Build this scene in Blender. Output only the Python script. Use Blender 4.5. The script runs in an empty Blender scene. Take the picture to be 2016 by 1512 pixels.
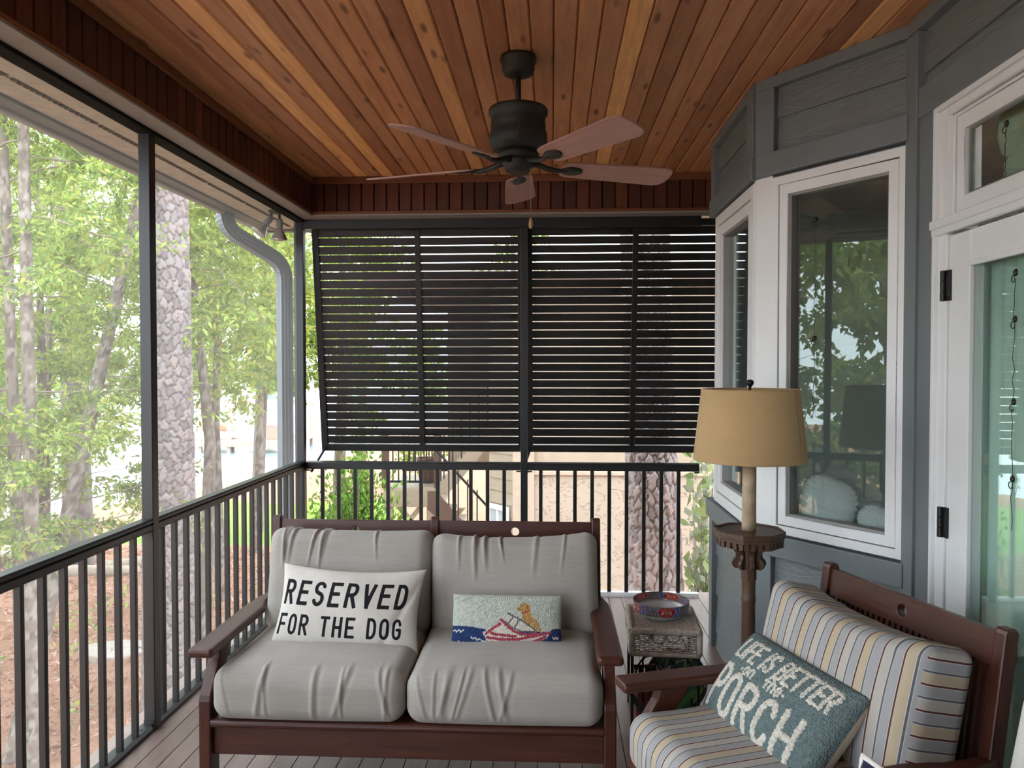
import bpy, bmesh, math, random
import numpy as np
from mathutils import Vector, Matrix, kdtree

S = bpy.context.scene
COL = S.collection
PI = math.pi

# ------------------------------------------------------------------ camera
F_PX = 1530.0
YAW = math.atan(79 / F_PX)
PIT = math.atan(35 / F_PX)
CAM_H = 1.565
_fw = Vector((-math.sin(YAW) * math.cos(PIT), math.cos(YAW) * math.cos(PIT), -math.sin(PIT)))
_rt = Vector((math.cos(YAW), math.sin(YAW), 0))
_up = _rt.cross(_fw)
cd = bpy.data.cameras.new('camera')
cam = bpy.data.objects.new('camera', cd)
COL.objects.link(cam)
cd.sensor_fit = 'HORIZONTAL'
cd.sensor_width = 36.0
cd.lens = 36.0 * F_PX / 2016.0
cd.clip_start = 0.05
cd.clip_end = 1000
cam.matrix_world = Matrix(((_rt.x, _up.x, -_fw.x, 0), (_rt.y, _up.y, -_fw.y, 0), (_rt.z, _up.z, -_fw.z, CAM_H), (0, 0, 0, 1)))
S.camera = cam

# ------------------------------------------------------------------ sky and exposure
world = bpy.data.worlds.new('overcast_sky')
S.world = world
world.use_nodes = True
_bg = world.node_tree.nodes['Background']
_bg.inputs['Color'].default_value = (0.87, 0.945, 1.04, 1)
_bg.inputs['Strength'].default_value = 1.0
S.view_settings.view_transform = 'Standard'
S.view_settings.look = 'None'
S.view_settings.gamma = 1.0
S.view_settings.use_curve_mapping = False
S.view_settings.exposure = 2.7
S.cycles.max_bounces = 7
S.cycles.diffuse_bounces = 4
S.cycles.glossy_bounces = 3
S.cycles.transparent_max_bounces = 10
S.cycles.use_adaptive_sampling = True
S.cycles.adaptive_threshold = 0.03
S.cycles.caustics_reflective = False
S.cycles.caustics_refractive = False
S.cycles.use_denoising = True

# ------------------------------------------------------------------ helpers: objects
def link(o, parent=None):
    COL.objects.link(o)
    if parent is not None:
        o.parent = parent
    return o

def tag(o, label=None, cat=None, group=None, kind=None):
    if label: o['label'] = label
    if cat: o['category'] = cat
    if group: o['group'] = group
    if kind: o['kind'] = kind
    return o

def empty(name, loc=(0, 0, 0), rz=0.0, label=None, cat=None, group=None, kind=None):
    o = bpy.data.objects.new(name, None)
    o.empty_display_size = 0.1
    link(o)
    o.location = loc
    o.rotation_euler = (0, 0, rz)
    return tag(o, label, cat, group, kind)

def copy_tree(o, parent=None):
    kids = list(o.children)
    c = o.copy()
    COL.objects.link(c)
    if parent is not None:
        c.parent = parent
    for k in kids:
        copy_tree(k, c)
    return c

class MB:
    """collects shapes for one mesh object"""
    def __init__(s):
        s.v = []; s.f = []; s.m = []
    def add(s, vs, fs, mi=0):
        b = len(s.v)
        s.v += [tuple(p) for p in vs]
        s.f += [tuple(i + b for i in f) for f in fs]
        s.m += [mi] * len(fs)
        return s
    def box(s, x0, x1, y0, y1, z0, z1, M=None, mi=0):
        vs = [Vector((x, y, z)) for x in (x0, x1) for y in (y0, y1) for z in (z0, z1)]
        if M is not None: vs = [M @ p for p in vs]
        return s.add(vs, [(0, 1, 3, 2), (4, 6, 7, 5), (0, 4, 5, 1), (2, 3, 7, 6), (0, 2, 6, 4), (1, 5, 7, 3)], mi)
    def prism(s, poly, a0, a1, axis='x', M=None, mi=0):
        """poly in the two other axes (cyclic order), extruded a0..a1"""
        n = len(poly)
        def P(p, a):
            if axis == 'x': return Vector((a, p[0], p[1]))
            if axis == 'y': return Vector((p[0], a, p[1]))
            return Vector((p[0], p[1], a))
        vs = [P(p, a0) for p in poly] + [P(p, a1) for p in poly]
        if M is not None: vs = [M @ p for p in vs]
        fs = [tuple(range(n - 1, -1, -1)), tuple(range(n, 2 * n))]
        fs += [(i, (i + 1) % n, n + (i + 1) % n, n + i) for i in range(n)]
        return s.add(vs, fs, mi)
    def tube(s, pts, r, n=8, closed=False, mi=0, caps=True):
        pts = [Vector(p) for p in pts]
        k = len(pts)
        rs = r if isinstance(r, (list, tuple, np.ndarray)) else [r] * k
        up = Vector((0, 0, 1))
        vs = []; prev = None
        for i, p in enumerate(pts):
            a = pts[(i - 1) % k] if (closed or i > 0) else p
            b = pts[(i + 1) % k] if (closed or i < k - 1) else p
            t = (b - a).normalized()
            if prev is None:
                u = t.cross(up)
                if u.length < 1e-3: u = t.cross(Vector((1, 0, 0)))
            else:
                u = prev - t * prev.dot(t)
            u.normalize(); prev = u
            w = t.cross(u)
            for j in range(n):
                an = 2 * PI * j / n
                vs.append(p + (u * math.cos(an) + w * math.sin(an)) * rs[i])
        fs = []
        for i in range(k if closed else k - 1):
            for j in range(n):
                a = i * n + j; b = i * n + (j + 1) % n
                c = ((i + 1) % k) * n + (j + 1) % n; d = ((i + 1) % k) * n + j
                fs.append((a, b, c, d))
        if not closed and caps:
            fs.append(tuple(range(n - 1, -1, -1)))
            fs.append(tuple(range((k - 1) * n, k * n)))
        return s.add(vs, fs, mi)
    def lathe(s, prof, n=32, c=(0, 0, 0), mi=0, ax=None):
        vs = []
        for r, z in prof:
            for j in range(n):
                an = 2 * PI * j / n
                vs.append(Vector((r * math.cos(an), r * math.sin(an), z)))
        if ax is not None: vs = [ax @ p for p in vs]
        vs = [p + Vector(c) for p in vs]
        fs = []
        for i in range(len(prof) - 1):
            for j in range(n):
                fs.append((i * n + j, i * n + (j + 1) % n, (i + 1) * n + (j + 1) % n, (i + 1) * n + j))
        if prof[0][0] > 1e-6: fs.append(tuple(range(n - 1, -1, -1)))
        if prof[-1][0] > 1e-6: fs.append(tuple(range((len(prof) - 1) * n, len(prof) * n)))
        return s.add(vs, fs, mi)
    def mesh(s, name, smooth=False):
        me = bpy.data.meshes.new(name)
        me.from_pydata(s.v, [], s.f)
        if any(s.m): me.polygons.foreach_set('material_index', s.m)
        if smooth: me.polygons.foreach_set('use_smooth', [True] * len(me.polygons))
        me.update()
        return me
    def build(s, name, mat, parent=None, smooth=False, bevel=0.0, seg=2, loc=None):
        o = bpy.data.objects.new(name, s.mesh(name, smooth))
        for m in (mat if isinstance(mat, (list, tuple)) else [mat]): o.data.materials.append(m)
        link(o, parent)
        if loc is not None: o.location = loc
        if bevel: add_bevel(o, bevel, seg)
        return o

def fix_normals(o):
    bm = bmesh.new(); bm.from_mesh(o.data)
    bmesh.ops.remove_doubles(bm, verts=bm.verts, dist=1e-6)
    bmesh.ops.recalc_face_normals(bm, faces=bm.faces)
    bm.to_mesh(o.data); bm.free()
    return o

def add_bevel(o, w, seg=2):
    m = o.modifiers.new('bevel', 'BEVEL')
    m.width = w; m.segments = seg; m.limit_method = 'ANGLE'; m.angle_limit = math.radians(40)
    return o

def boxobj(name, b, mat, parent=None, bevel=0.0, seg=2, M=None):
    """box whose origin is its centre, so that per-object textures vary"""
    x0, x1, y0, y1, z0, z1 = b
    c = Vector(((x0 + x1) / 2, (y0 + y1) / 2, (z0 + z1) / 2))
    mb = MB().box(x0 - c.x, x1 - c.x, y0 - c.y, y1 - c.y, z0 - c.z, z1 - c.z)
    o = mb.build(name, mat, parent, bevel=bevel, seg=seg)
    o.location = c
    fix_normals(o)
    return o

def inst(name, me, parent=None, loc=(0, 0, 0), rot=(0, 0, 0), bevel=0.0):
    o = bpy.data.objects.new(name, me)
    link(o, parent)
    o.location = loc; o.rotation_euler = rot
    if bevel: add_bevel(o, bevel)
    return o

# ------------------------------------------------------------------ helpers: materials
def srgb(r, g, b):
    f = lambda c: (c / 255 / 12.92) if c / 255 <= 0.04045 else ((c / 255 + 0.055) / 1.055) ** 2.4
    return (f(r), f(g), f(b), 1.0)

def newmat(name):
    m = bpy.data.materials.new(name); m.use_nodes = True
    nt = m.node_tree
    return m, nt, nt.nodes['Principled BSDF']

def nd(nt, t, **kw):
    n = nt.nodes.new(t)
    for k, v in kw.items():
        if k in n.inputs.keys() if isinstance(k, str) else False:
            n.inputs[k].default_value = v
        else:
            setattr(n, k, v)
    return n

def lk(nt, a, b): nt.links.new(a, b)

def coords(nt, scale=(1, 1, 1), rnd=0.0, src='Object', rot=(0, 0, 0)):
    tc = nd(nt, 'ShaderNodeTexCoord')
    mp = nd(nt, 'ShaderNodeMapping')
    mp.inputs['Scale'].default_value = scale
    mp.inputs['Rotation'].default_value = rot
    lk(nt, tc.outputs[src], mp.inputs['Vector'])
    if rnd:
        oi = nd(nt, 'ShaderNodeObjectInfo')
        mu = nd(nt, 'ShaderNodeMath', operation='MULTIPLY'); mu.inputs[1].default_value = rnd
        lk(nt, oi.outputs['Random'], mu.inputs[0])
        cx = nd(nt, 'ShaderNodeCombineXYZ')
        for i in range(3): lk(nt, mu.outputs[0], cx.inputs[i])
        lk(nt, cx.outputs[0], mp.inputs['Location'])
    return mp.outputs['Vector']

def ramp(nt, fac, stops, interp='LINEAR'):
    r = nd(nt, 'ShaderNodeValToRGB')
    r.color_ramp.interpolation = interp
    els = r.color_ramp.elements
    while len(els) > 1: els.remove(els[-1])
    els[0].position = stops[0][0]; els[0].color = stops[0][1]
    for p, c in stops[1:]:
        e = els.new(p); e.color = c
    lk(nt, fac, r.inputs['Fac'])
    return r.outputs['Color']

def mixc(nt, fac, a, b, mode='MIX'):
    m = nd(nt, 'ShaderNodeMix', data_type='RGBA', blend_type=mode)
    for sock, val in ((m.inputs[0], fac), (m.inputs[6], a), (m.inputs[7], b)):
        if hasattr(val, 'is_linked'): lk(nt, val, sock)
        else: sock.default_value = val
    return m.outputs[2]

def noise(nt, vec, scale=5.0, detail=3.0, rough=0.55, dist=0.0):
    n = nd(nt, 'ShaderNodeTexNoise')
    n.inputs['Scale'].default_value = scale; n.inputs['Detail'].default_value = detail
    n.inputs['Roughness'].default_value = rough; n.inputs['Distortion'].default_value = dist
    lk(nt, vec, n.inputs['Vector'])
    return n.outputs['Fac']

def bump(nt, b, height, strength=0.3, dist=0.01):
    n = nd(nt, 'ShaderNodeBump')
    n.inputs['Strength'].default_value = strength; n.inputs['Distance'].default_value = dist
    lk(nt, height, n.inputs['Height'])
    lk(nt, n.outputs['Normal'], b.inputs['Normal'])

def plain(name, col, rough=0.5, metal=0.0, spec=0.5, vary=0.06, scale=8.0, bmp=0.0, bscale=60.0):
    m, nt, b = newmat(name)
    c = coords(nt)
    f = noise(nt, c, scale, 4)
    lo = tuple(x * (1 - vary) for x in col[:3]) + (1,); hi = tuple(min(1, x * (1 + vary)) for x in col[:3]) + (1,)
    lk(nt, ramp(nt, f, [(0.3, lo), (0.7, hi)]), b.inputs['Base Color'])
    b.inputs['Roughness'].default_value = rough; b.inputs['Metallic'].default_value = metal
    b.inputs['Specular IOR Level'].default_value = spec
    if bmp: bump(nt, b, noise(nt, c, bscale, 4), bmp, 0.003)
    return m

def wood(name, stops, axis='y', rough=0.45, rnd=20.0, grain=1.0, knots=0.0, tones=None, spec=0.5, bmp=0.15):
    """planks: stretched noise along the axis, per-object tone from the object's random"""
    m, nt, b = newmat(name)
    sc = {'x': (1.2, 14, 14), 'y': (14, 1.2, 14), 'z': (14, 14, 1.2)}[axis]
    c = coords(nt, tuple(x * grain for x in sc), rnd)
    f = noise(nt, c, 3.0, 5, 0.6, 0.6)
    col = ramp(nt, f, stops)
    if tones:
        oi = nd(nt, 'ShaderNodeObjectInfo')
        t = ramp(nt, oi.outputs['Random'], tones, 'CONSTANT')
        col = mixc(nt, 1.0, col, t, 'MULTIPLY')
    if knots:
        kc = coords(nt, {'x': (3.4, 13, 13), 'y': (13, 3.4, 13), 'z': (13, 13, 3.4)}[axis], rnd * 3)
        vo = nd(nt, 'ShaderNodeTexVoronoi'); vo.inputs['Scale'].default_value = 1.0
        lk(nt, kc, vo.inputs['Vector'])
        k = ramp(nt, vo.outputs['Distance'], [(0.0, (knots, knots, knots, 1)), (0.10, (knots * .8, knots * .8, knots * .8, 1)), (0.2, (0, 0, 0, 1))])
        sep = nd(nt, 'ShaderNodeSeparateColor'); lk(nt, k, sep.inputs[0])
        col = mixc(nt, sep.outputs[0], col, (stops[0][1][0] * .25, stops[0][1][1] * .2, stops[0][1][2] * .2, 1))
    lk(nt, col, b.inputs['Base Color'])
    b.inputs['Roughness'].default_value = rough
    b.inputs['Specular IOR Level'].default_value = spec
    if bmp: bump(nt, b, f, bmp, 0.004)
    return m

def glass_mat(name, tint=(0.93, 0.965, 0.95, 1), f0=0.06):
    m, nt, b = newmat(name)
    out = nt.nodes['Material Output']
    ge = nd(nt, 'ShaderNodeNewGeometry')
    dt = nd(nt, 'ShaderNodeVectorMath', operation='DOT_PRODUCT')
    lk(nt, ge.outputs['Normal'], dt.inputs[0]); lk(nt, ge.outputs['Incoming'], dt.inputs[1])
    ab = nd(nt, 'ShaderNodeMath', operation='ABSOLUTE'); lk(nt, dt.outputs['Value'], ab.inputs[0])
    om = nd(nt, 'ShaderNodeMath', operation='SUBTRACT'); om.inputs[0].default_value = 1.0; lk(nt, ab.outputs[0], om.inputs[1])
    p5 = nd(nt, 'ShaderNodeMath', operation='POWER'); p5.inputs[1].default_value = 5.0; lk(nt, om.outputs[0], p5.inputs[0])
    fr = nd(nt, 'ShaderNodeMath', operation='MULTIPLY_ADD'); fr.inputs[1].default_value = 1 - f0; fr.inputs[2].default_value = f0
    lk(nt, p5.outputs[0], fr.inputs[0])
    tr = nd(nt, 'ShaderNodeBsdfTransparent'); tr.inputs['Color'].default_value = tint
    gl = nd(nt, 'ShaderNodeBsdfGlossy'); gl.inputs['Roughness'].default_value = 0.0
    gl.inputs['Color'].default_value = (0.9, 1.0, 0.95, 1)
    # a faint waviness in the pane
    c = coords(nt); nz = noise(nt, c, 2.0, 1)
    bp = nd(nt, 'ShaderNodeBump'); bp.inputs['Strength'].default_value = 0.02; bp.inputs['Distance'].default_value = 0.02
    lk(nt, nz, bp.inputs['Height']); lk(nt, bp.outputs[0], gl.inputs['Normal'])
    mx = nd(nt, 'ShaderNodeMixShader')
    lk(nt, fr.outputs[0], mx.inputs[0]); lk(nt, tr.outputs[0], mx.inputs[1]); lk(nt, gl.outputs[0], mx.inputs[2])
    lk(nt, mx.outputs[0], out.inputs['Surface'])
    return m

def screen_mat(name, dens=0.12, col=(0.55, 0.56, 0.55, 1)):
    """fine insect mesh: too fine to resolve, so part of it lets light through"""
    m, nt, b = newmat(name)
    out = nt.nodes['Material Output']
    tr = nd(nt, 'ShaderNodeBsdfTransparent')
    df = nd(nt, 'ShaderNodeBsdfDiffuse'); df.inputs['Color'].default_value = col
    tl = nd(nt, 'ShaderNodeBsdfTranslucent'); tl.inputs['Color'].default_value = col
    ad = nd(nt, 'ShaderNodeMixShader'); ad.inputs[0].default_value = 0.5
    lk(nt, df.outputs[0], ad.inputs[1]); lk(nt, tl.outputs[0], ad.inputs[2])
    c = coords(nt); f = noise(nt, c, 3.0, 2)
    mp = nd(nt, 'ShaderNodeMapRange'); mp.inputs['To Min'].default_value = dens * 0.8; mp.inputs['To Max'].default_value = dens * 1.2
    lk(nt, f, mp.inputs['Value'])
    mx = nd(nt, 'ShaderNodeMixShader')
    lk(nt, mp.outputs[0], mx.inputs[0]); lk(nt, tr.outputs[0], mx.inputs[1]); lk(nt, ad.outputs[0], mx.inputs[2])
    lk(nt, mx.outputs[0], out.inputs['Surface'])
    return m

def siding_mat(name, col, axis='y', emboss=0.5):
    """painted fibre-cement board with an embossed grain"""
    m, nt, b = newmat(name)
    sc = {'x': (1.0, 9, 9), 'y': (9, 1.0, 9), 'z': (9, 9, 1.0)}[axis]
    c = coords(nt, sc, 13.0)
    f = noise(nt, c, 1.4, 2, 0.5, 1.2)
    w = nd(nt, 'ShaderNodeMath', operation='MULTIPLY'); w.inputs[1].default_value = 60.0
    lk(nt, f, w.inputs[0])
    sn = nd(nt, 'ShaderNodeMath', operation='SINE'); lk(nt, w.outputs[0], sn.inputs[0])
    c2 = coords(nt)
    lo = tuple(x * .93 for x in col[:3]) + (1,); hi = tuple(x * 1.05 for x in col[:3]) + (1,)
    lk(nt, ramp(nt, noise(nt, c2, 5, 3), [(0.3, lo), (0.7, hi)]), b.inputs['Base Color'])
    b.inputs['Roughness'].default_value = 0.5
    if emboss: bump(nt, b, sn.outputs[0], emboss, 0.002)
    return m

def fabric_mat(name, col, axis_scale=(3, 60, 60), vary=0.1, rough=0.95, bmp=0.35):
    m, nt, b = newmat(name)
    c = coords(nt, axis_scale)
    f = noise(nt, c, 3.0, 4, 0.6)
    c2 = coords(nt); g = noise(nt, c2, 3.5, 3)
    lo = tuple(x * (1 - vary) for x in col[:3]) + (1,); hi = tuple(min(1, x * (1 + vary)) for x in col[:3]) + (1,)
    base = ramp(nt, f, [(0.3, lo), (0.7, hi)])
    base = mixc(nt, 0.5, base, ramp(nt, g, [(0.35, lo), (0.65, hi)]))
    lk(nt, base, b.inputs['Base Color'])
    b.inputs['Roughness'].default_value = rough
    b.inputs['Specular IOR Level'].default_value = 0.2
    b.inputs['Sheen Weight'].default_value = 0.15
    bump(nt, b, f, bmp, 0.0015)
    return m

def attr_mat(name, attr, base, layers, rough=0.9, bmp_scale=0, bmp=0.5, vary=0.08):
    """print: each layer is (attribute, colour); the attribute is a signed distance, inside < 0"""
    m, nt, b = newmat(name)
    c = coords(nt)
    f = noise(nt, c, 90 if bmp_scale else 30, 3)
    lo = tuple(x * (1 - vary) for x in base[:3]) + (1,); hi = tuple(min(1, x * (1 + vary)) for x in base[:3]) + (1,)
    col = ramp(nt, f, [(0.3, lo), (0.7, hi)])
    for at, cc in layers:
        a = nd(nt, 'ShaderNodeAttribute'); a.attribute_name = at
        cm = nd(nt, 'ShaderNodeMath', operation='LESS_THAN'); cm.inputs[1].default_value = 0.0
        lk(nt, a.outputs['Fac'], cm.inputs[0])
        lo = tuple(x * (1 - vary) for x in cc[:3]) + (1,); hi = tuple(min(1, x * (1 + vary)) for x in cc[:3]) + (1,)
        col = mixc(nt, cm.outputs[0], col, ramp(nt, f, [(0.3, lo), (0.7, hi)]))
    lk(nt, col, b.inputs['Base Color'])
    b.inputs['Roughness'].default_value = rough
    b.inputs['Specular IOR Level'].default_value = 0.2
    if bmp_scale:
        vo = nd(nt, 'ShaderNodeTexVoronoi'); vo.inputs['Scale'].default_value = bmp_scale
        lk(nt, c, vo.inputs['Vector'])
        inv = nd(nt, 'ShaderNodeMath', operation='SUBTRACT'); inv.inputs[0].default_value = 1.0
        lk(nt, vo.outputs['Distance'], inv.inputs[1])
        bump(nt, b, inv.outputs[0], bmp, 0.004)
    else:
        bump(nt, b, noise(nt, coords(nt, (1, 1, 1)), 400, 2), 0.15, 0.001)
    return m

def vcol_mat(name, rough=0.5, attr='Col', spec=0.5, bmp=0.0, bscale=40.0, transl=0.0):
    m, nt, b = newmat(name)
    a = nd(nt, 'ShaderNodeAttribute'); a.attribute_name = attr
    f = noise(nt, coords(nt), bscale, 3)
    col = mixc(nt, 0.25, a.outputs['Color'], mixc(nt, f, (0, 0, 0, 1), a.outputs['Color']), 'MIX')
    lk(nt, col, b.inputs['Base Color'])
    b.inputs['Roughness'].default_value = rough; b.inputs['Specular IOR Level'].default_value = spec
    if bmp: bump(nt, b, f, bmp, 0.01)
    if transl:
        out = nt.nodes['Material Output']
        tl = nd(nt, 'ShaderNodeBsdfTranslucent'); lk(nt, col, tl.inputs['Color'])
        mx = nd(nt, 'ShaderNodeMixShader'); mx.inputs[0].default_value = transl
        lk(nt, b.outputs[0], mx.inputs[1]); lk(nt, tl.outputs[0], mx.inputs[2])
        lk(nt, mx.outputs[0], out.inputs['Surface'])
    return m

# ------------------------------------------------------------------ materials
c4 = lambda r, g, b: (r, g, b, 1.0)
M = {}
M['black'] = plain('black_aluminium', c4(0.0125, 0.0135, 0.0135), 0.38, 0.0, 0.5, 0.1)
M['shutter'] = plain('black_shutter_paint', c4(0.012, 0.012, 0.012), 0.45, 0.0, 0.4, 0.1)
M['matteblack'] = plain('matte_black_track', c4(0.010, 0.010, 0.010), 0.85, 0.0, 0.15, 0.1)
M['trimgrey'] = plain('grey_header_trim', c4(0.27, 0.26, 0.25), 0.6, bmp=0.05)
M['slate'] = plain('slate_grey_trim_paint', c4(0.168, 0.190, 0.204), 0.5, vary=0.05, bmp=0.08, bscale=30)
M['siding_y'] = siding_mat('slate_grey_siding_along_depth', c4(0.168, 0.188, 0.196), 'y', 0.35)
M['siding_x'] = siding_mat('slate_grey_siding_across', c4(0.168, 0.188, 0.196), 'x', 0.35)
M['white'] = plain('white_window_vinyl', c4(0.80, 0.815, 0.82), 0.4, vary=0.02)
M['gasket'] = plain('dark_gasket', c4(0.02, 0.02, 0.02), 0.6)
M['soffit'] = plain('weathered_soffit_paint', c4(0.50, 0.48, 0.43), 0.75, vary=0.14, scale=14, bmp=0.1)
M['fascia'] = plain('grey_fascia_paint', c4(0.13, 0.14, 0.155), 0.55)
M['drip'] = plain('grey_gutter_edge', c4(0.30, 0.29, 0.28), 0.5)
M['spout'] = plain('blue_grey_downspout', c4(0.16, 0.19, 0.21), 0.4, vary=0.05)
M['bronze'] = plain('weathered_bronze', c4(0.025, 0.026, 0.022), 0.55, 0.3, vary=0.25, scale=30)
M['hinge'] = plain('dark_hinge', c4(0.018, 0.017, 0.017), 0.4, 0.4)
M['glass'] = glass_mat('window_glass')
M['doorglass'] = glass_mat('door_glass', (0.94, 0.975, 0.955, 1), 0.09)
M['screen'] = screen_mat('haze_tinted_screen_mesh', 0.08, (0.75, 0.75, 0.73, 1))  # real mesh is black; the pale colour paints in lens haze
M['screen_dark'] = screen_mat('dark_insect_screen_mesh', 0.035, (0.03, 0.03, 0.03, 1))
M['cedar_y'] = wood('stained_cedar_along_depth', [(0.25, c4(0.38, 0.172, 0.080)), (0.5, c4(0.49, 0.233, 0.112)), (0.75, c4(0.59, 0.305, 0.150))], 'y', 0.5, 23.0, 0.8, 0.9,
                    [(0.0, c4(0.75, 0.68, 0.65)), (0.16, c4(1, 1, 1)), (0.42, c4(0.9, 0.86, 0.85)), (0.58, c4(1.1, 1.08, 1.0)), (0.74, c4(1.7, 1.9, 1.6)), (0.86, c4(0.85, 0.78, 0.78)), (0.94, c4(1.35, 1.45, 1.3))])
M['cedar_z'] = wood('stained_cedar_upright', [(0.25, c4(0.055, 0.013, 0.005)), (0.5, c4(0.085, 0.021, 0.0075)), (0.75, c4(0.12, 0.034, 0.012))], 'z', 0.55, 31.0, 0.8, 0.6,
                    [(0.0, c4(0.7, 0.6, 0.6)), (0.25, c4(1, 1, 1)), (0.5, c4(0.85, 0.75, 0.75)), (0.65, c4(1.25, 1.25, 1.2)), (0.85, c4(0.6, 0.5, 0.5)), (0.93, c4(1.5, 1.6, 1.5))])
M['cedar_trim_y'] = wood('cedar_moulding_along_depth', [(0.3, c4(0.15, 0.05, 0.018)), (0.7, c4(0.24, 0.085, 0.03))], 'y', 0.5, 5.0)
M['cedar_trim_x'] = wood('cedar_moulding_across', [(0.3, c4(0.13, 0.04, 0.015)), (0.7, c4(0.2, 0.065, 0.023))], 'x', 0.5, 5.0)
M['dark'] = plain('shadowed_backing', c4(0.03, 0.02, 0.015), 0.8)
M['deck'] = wood('brown_composite_deck', [(0.3, c4(0.205, 0.150, 0.125)), (0.7, c4(0.275, 0.205, 0.175))], 'y', 0.33, 11.0, 2.0, 0, [(0.0, c4(1, 1, 1)), (0.3, c4(0.94, 0.93, 0.92)), (0.6, c4(1.05, 1.04, 1.03))], 0.6, 0.15)
M['mahog_x'] = wood('mahogany_across', [(0.25, c4(0.040, 0.0105, 0.0060)), (0.5, c4(0.061, 0.0165, 0.0092)), (0.8, c4(0.094, 0.027, 0.015))], 'x', 0.38, 7.0, 1.0)
M['mahog_y'] = wood('mahogany_along', [(0.25, c4(0.040, 0.0105, 0.0060)), (0.5, c4(0.061, 0.0165, 0.0092)), (0.8, c4(0.094, 0.027, 0.015))], 'y', 0.38, 7.0, 1.0)
M['mahog_z'] = wood('mahogany_upright', [(0.25, c4(0.040, 0.0105, 0.0060)), (0.5, c4(0.061, 0.0165, 0.0092)), (0.8, c4(0.094, 0.027, 0.015))], 'z', 0.38, 7.0, 1.0)
M['greycloth'] = fabric_mat('grey_slub_cloth', c4(0.352, 0.332, 0.298), (2.5, 55, 55), 0.13)
M['whitecloth'] = fabric_mat('off_white_cloth', c4(0.70, 0.68, 0.63), (40, 40, 40), 0.05)
M['iron'] = plain('black_wrought_iron', c4(0.012, 0.012, 0.013), 0.5, 0.5)
M['wicker'] = plain('grey_brown_wicker', c4(0.50, 0.43, 0.36), 0.7, vary=0.35, scale=60, bmp=0.3, bscale=200)
M['lampwood'] = wood('carved_dark_lamp_wood', [(0.3, c4(0.058, 0.030, 0.017)), (0.7, c4(0.105, 0.056, 0.030))], 'z', 0.5, 4.0, 1.0)
M['stonepole'] = plain('mottled_tan_column', c4(0.40, 0.30, 0.19), 0.6, vary=0.35, scale=14, bmp=0.1)
M['shade'] = fabric_mat('tan_linen_shade', c4(0.48, 0.325, 0.160), (70, 70, 12), 0.10)
M['blade'] = wood('rose_brown_fan_blade', [(0.3, c4(0.36, 0.20, 0.17)), (0.7, c4(0.45, 0.255, 0.22))], 'x', 0.5, 3.0, 1.0)
M['porcelain'] = plain('glazed_porcelain', c4(0.72, 0.77, 0.80), 0.12, vary=0.03)
M['tan_ext'] = siding_mat('tan_house_siding', c4(0.40, 0.325, 0.24), 'x', 0.1)
M['tan_trim'] = plain('tan_house_trim', c4(0.43, 0.35, 0.26), 0.6)
M['brown_ext'] = plain('brown_house_timber', c4(0.12, 0.07, 0.05), 0.6)

# ================================================================== the porch
XL = -1.70          # inner face of the left screen wall
YB = 5.27           # inner face of the back rail
ZC = 2.82           # ceiling
YN = -4.6           # how far the porch goes on behind the camera
XH = -1.605         # inner face of left header
YH = 5.13           # front face of back header
ZH = 2.575          # underside of the headers
BW = 0.0872         # board width of floor and ceiling
C1 = Vector((1.345, 2.965, 0)); C2 = Vector((0.93, 3.54, 0)); C3 = Vector((0.93, 4.44, 0)); C4 = Vector((1.345, 5.02, 0))

# ---- floor
fl = MB().box(-1.86, 1.5, YN, 5.42, -0.12, -0.030).build('floor', M['dark'])
tag(fl, 'brown narrow-board porch floor', 'floor', kind='structure')
bm_ = MB().box(-BW / 2 + 0.0016, BW / 2 - 0.0016, -(5.30 - YN) / 2, (5.30 - YN) / 2, -0.03, 0.0)
bme = bm_.mesh('board'); bme.materials.append(M['deck'])
x = -1.712 + BW / 2; k = 0
while x < 1.40:
    inst('board', bme, fl, (x, (5.30 + YN) / 2, 0), bevel=0.0012)
    x += BW; k += 1
boxobj('edge_board', (-1.86, 1.5, 5.305, 5.42, -0.03, -0.002), M['deck'], fl, 0.003)
boxobj('edge_board', (-1.86, -1.716, YN, 5.30, -0.03, -0.004), M['deck'], fl, 0.003)

# ---- ceiling of grooved cedar boards
ce = MB().box(-1.76, 1.42, YN, 5.28, ZC + 0.022, ZC + 0.10).build('ceiling', M['dark'])
tag(ce, 'stained cedar board ceiling', 'ceiling', kind='structure')
g = 0.0075
prof = [(-BW / 2 + .0012, ZC + 0.024), (-BW / 2 + .0012, ZC + g), (-BW / 2 + g, ZC), (BW / 2 - g, ZC), (BW / 2 - .0012, ZC + g), (BW / 2 - .0012, ZC + 0.024)]
me_c = MB().prism(prof, -(5.2 - YN) / 2, (5.2 - YN) / 2, 'y').mesh('board'); me_c.materials.append(M['cedar_y'])
x = -1.6522 + BW / 2
while x < 1.55:
    inst('board', me_c, ce, (x, (5.2 + YN) / 2, 0))
    x += BW

# ---- headers clad with upright boards
h1 = MB().box(-1.76, XH - 0.014, YN, 5.28, ZH + 0.002, ZC).build('trim_1', M['dark'])
tag(h1, 'cedar-clad header beam over the left screens', 'beam', kind='structure')
h2 = MB().box(XH - 0.014, 1.40, YH + 0.014, 5.28, ZH + 0.002, ZC).build('trim_2', M['dark'])
tag(h2, 'cedar-clad header beam over the back shutters', 'beam', kind='structure')
bw = 0.0838; gz = 0.006; z0, z1 = ZH, ZC
prof = [(-bw / 2 + .001, 0), (-bw / 2 + .001, 0.010 - gz), (-bw / 2 + gz, 0.014), (bw / 2 - gz, 0.014), (bw / 2 - .001, 0.010 - gz), (bw / 2 - .001, 0)]
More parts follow.
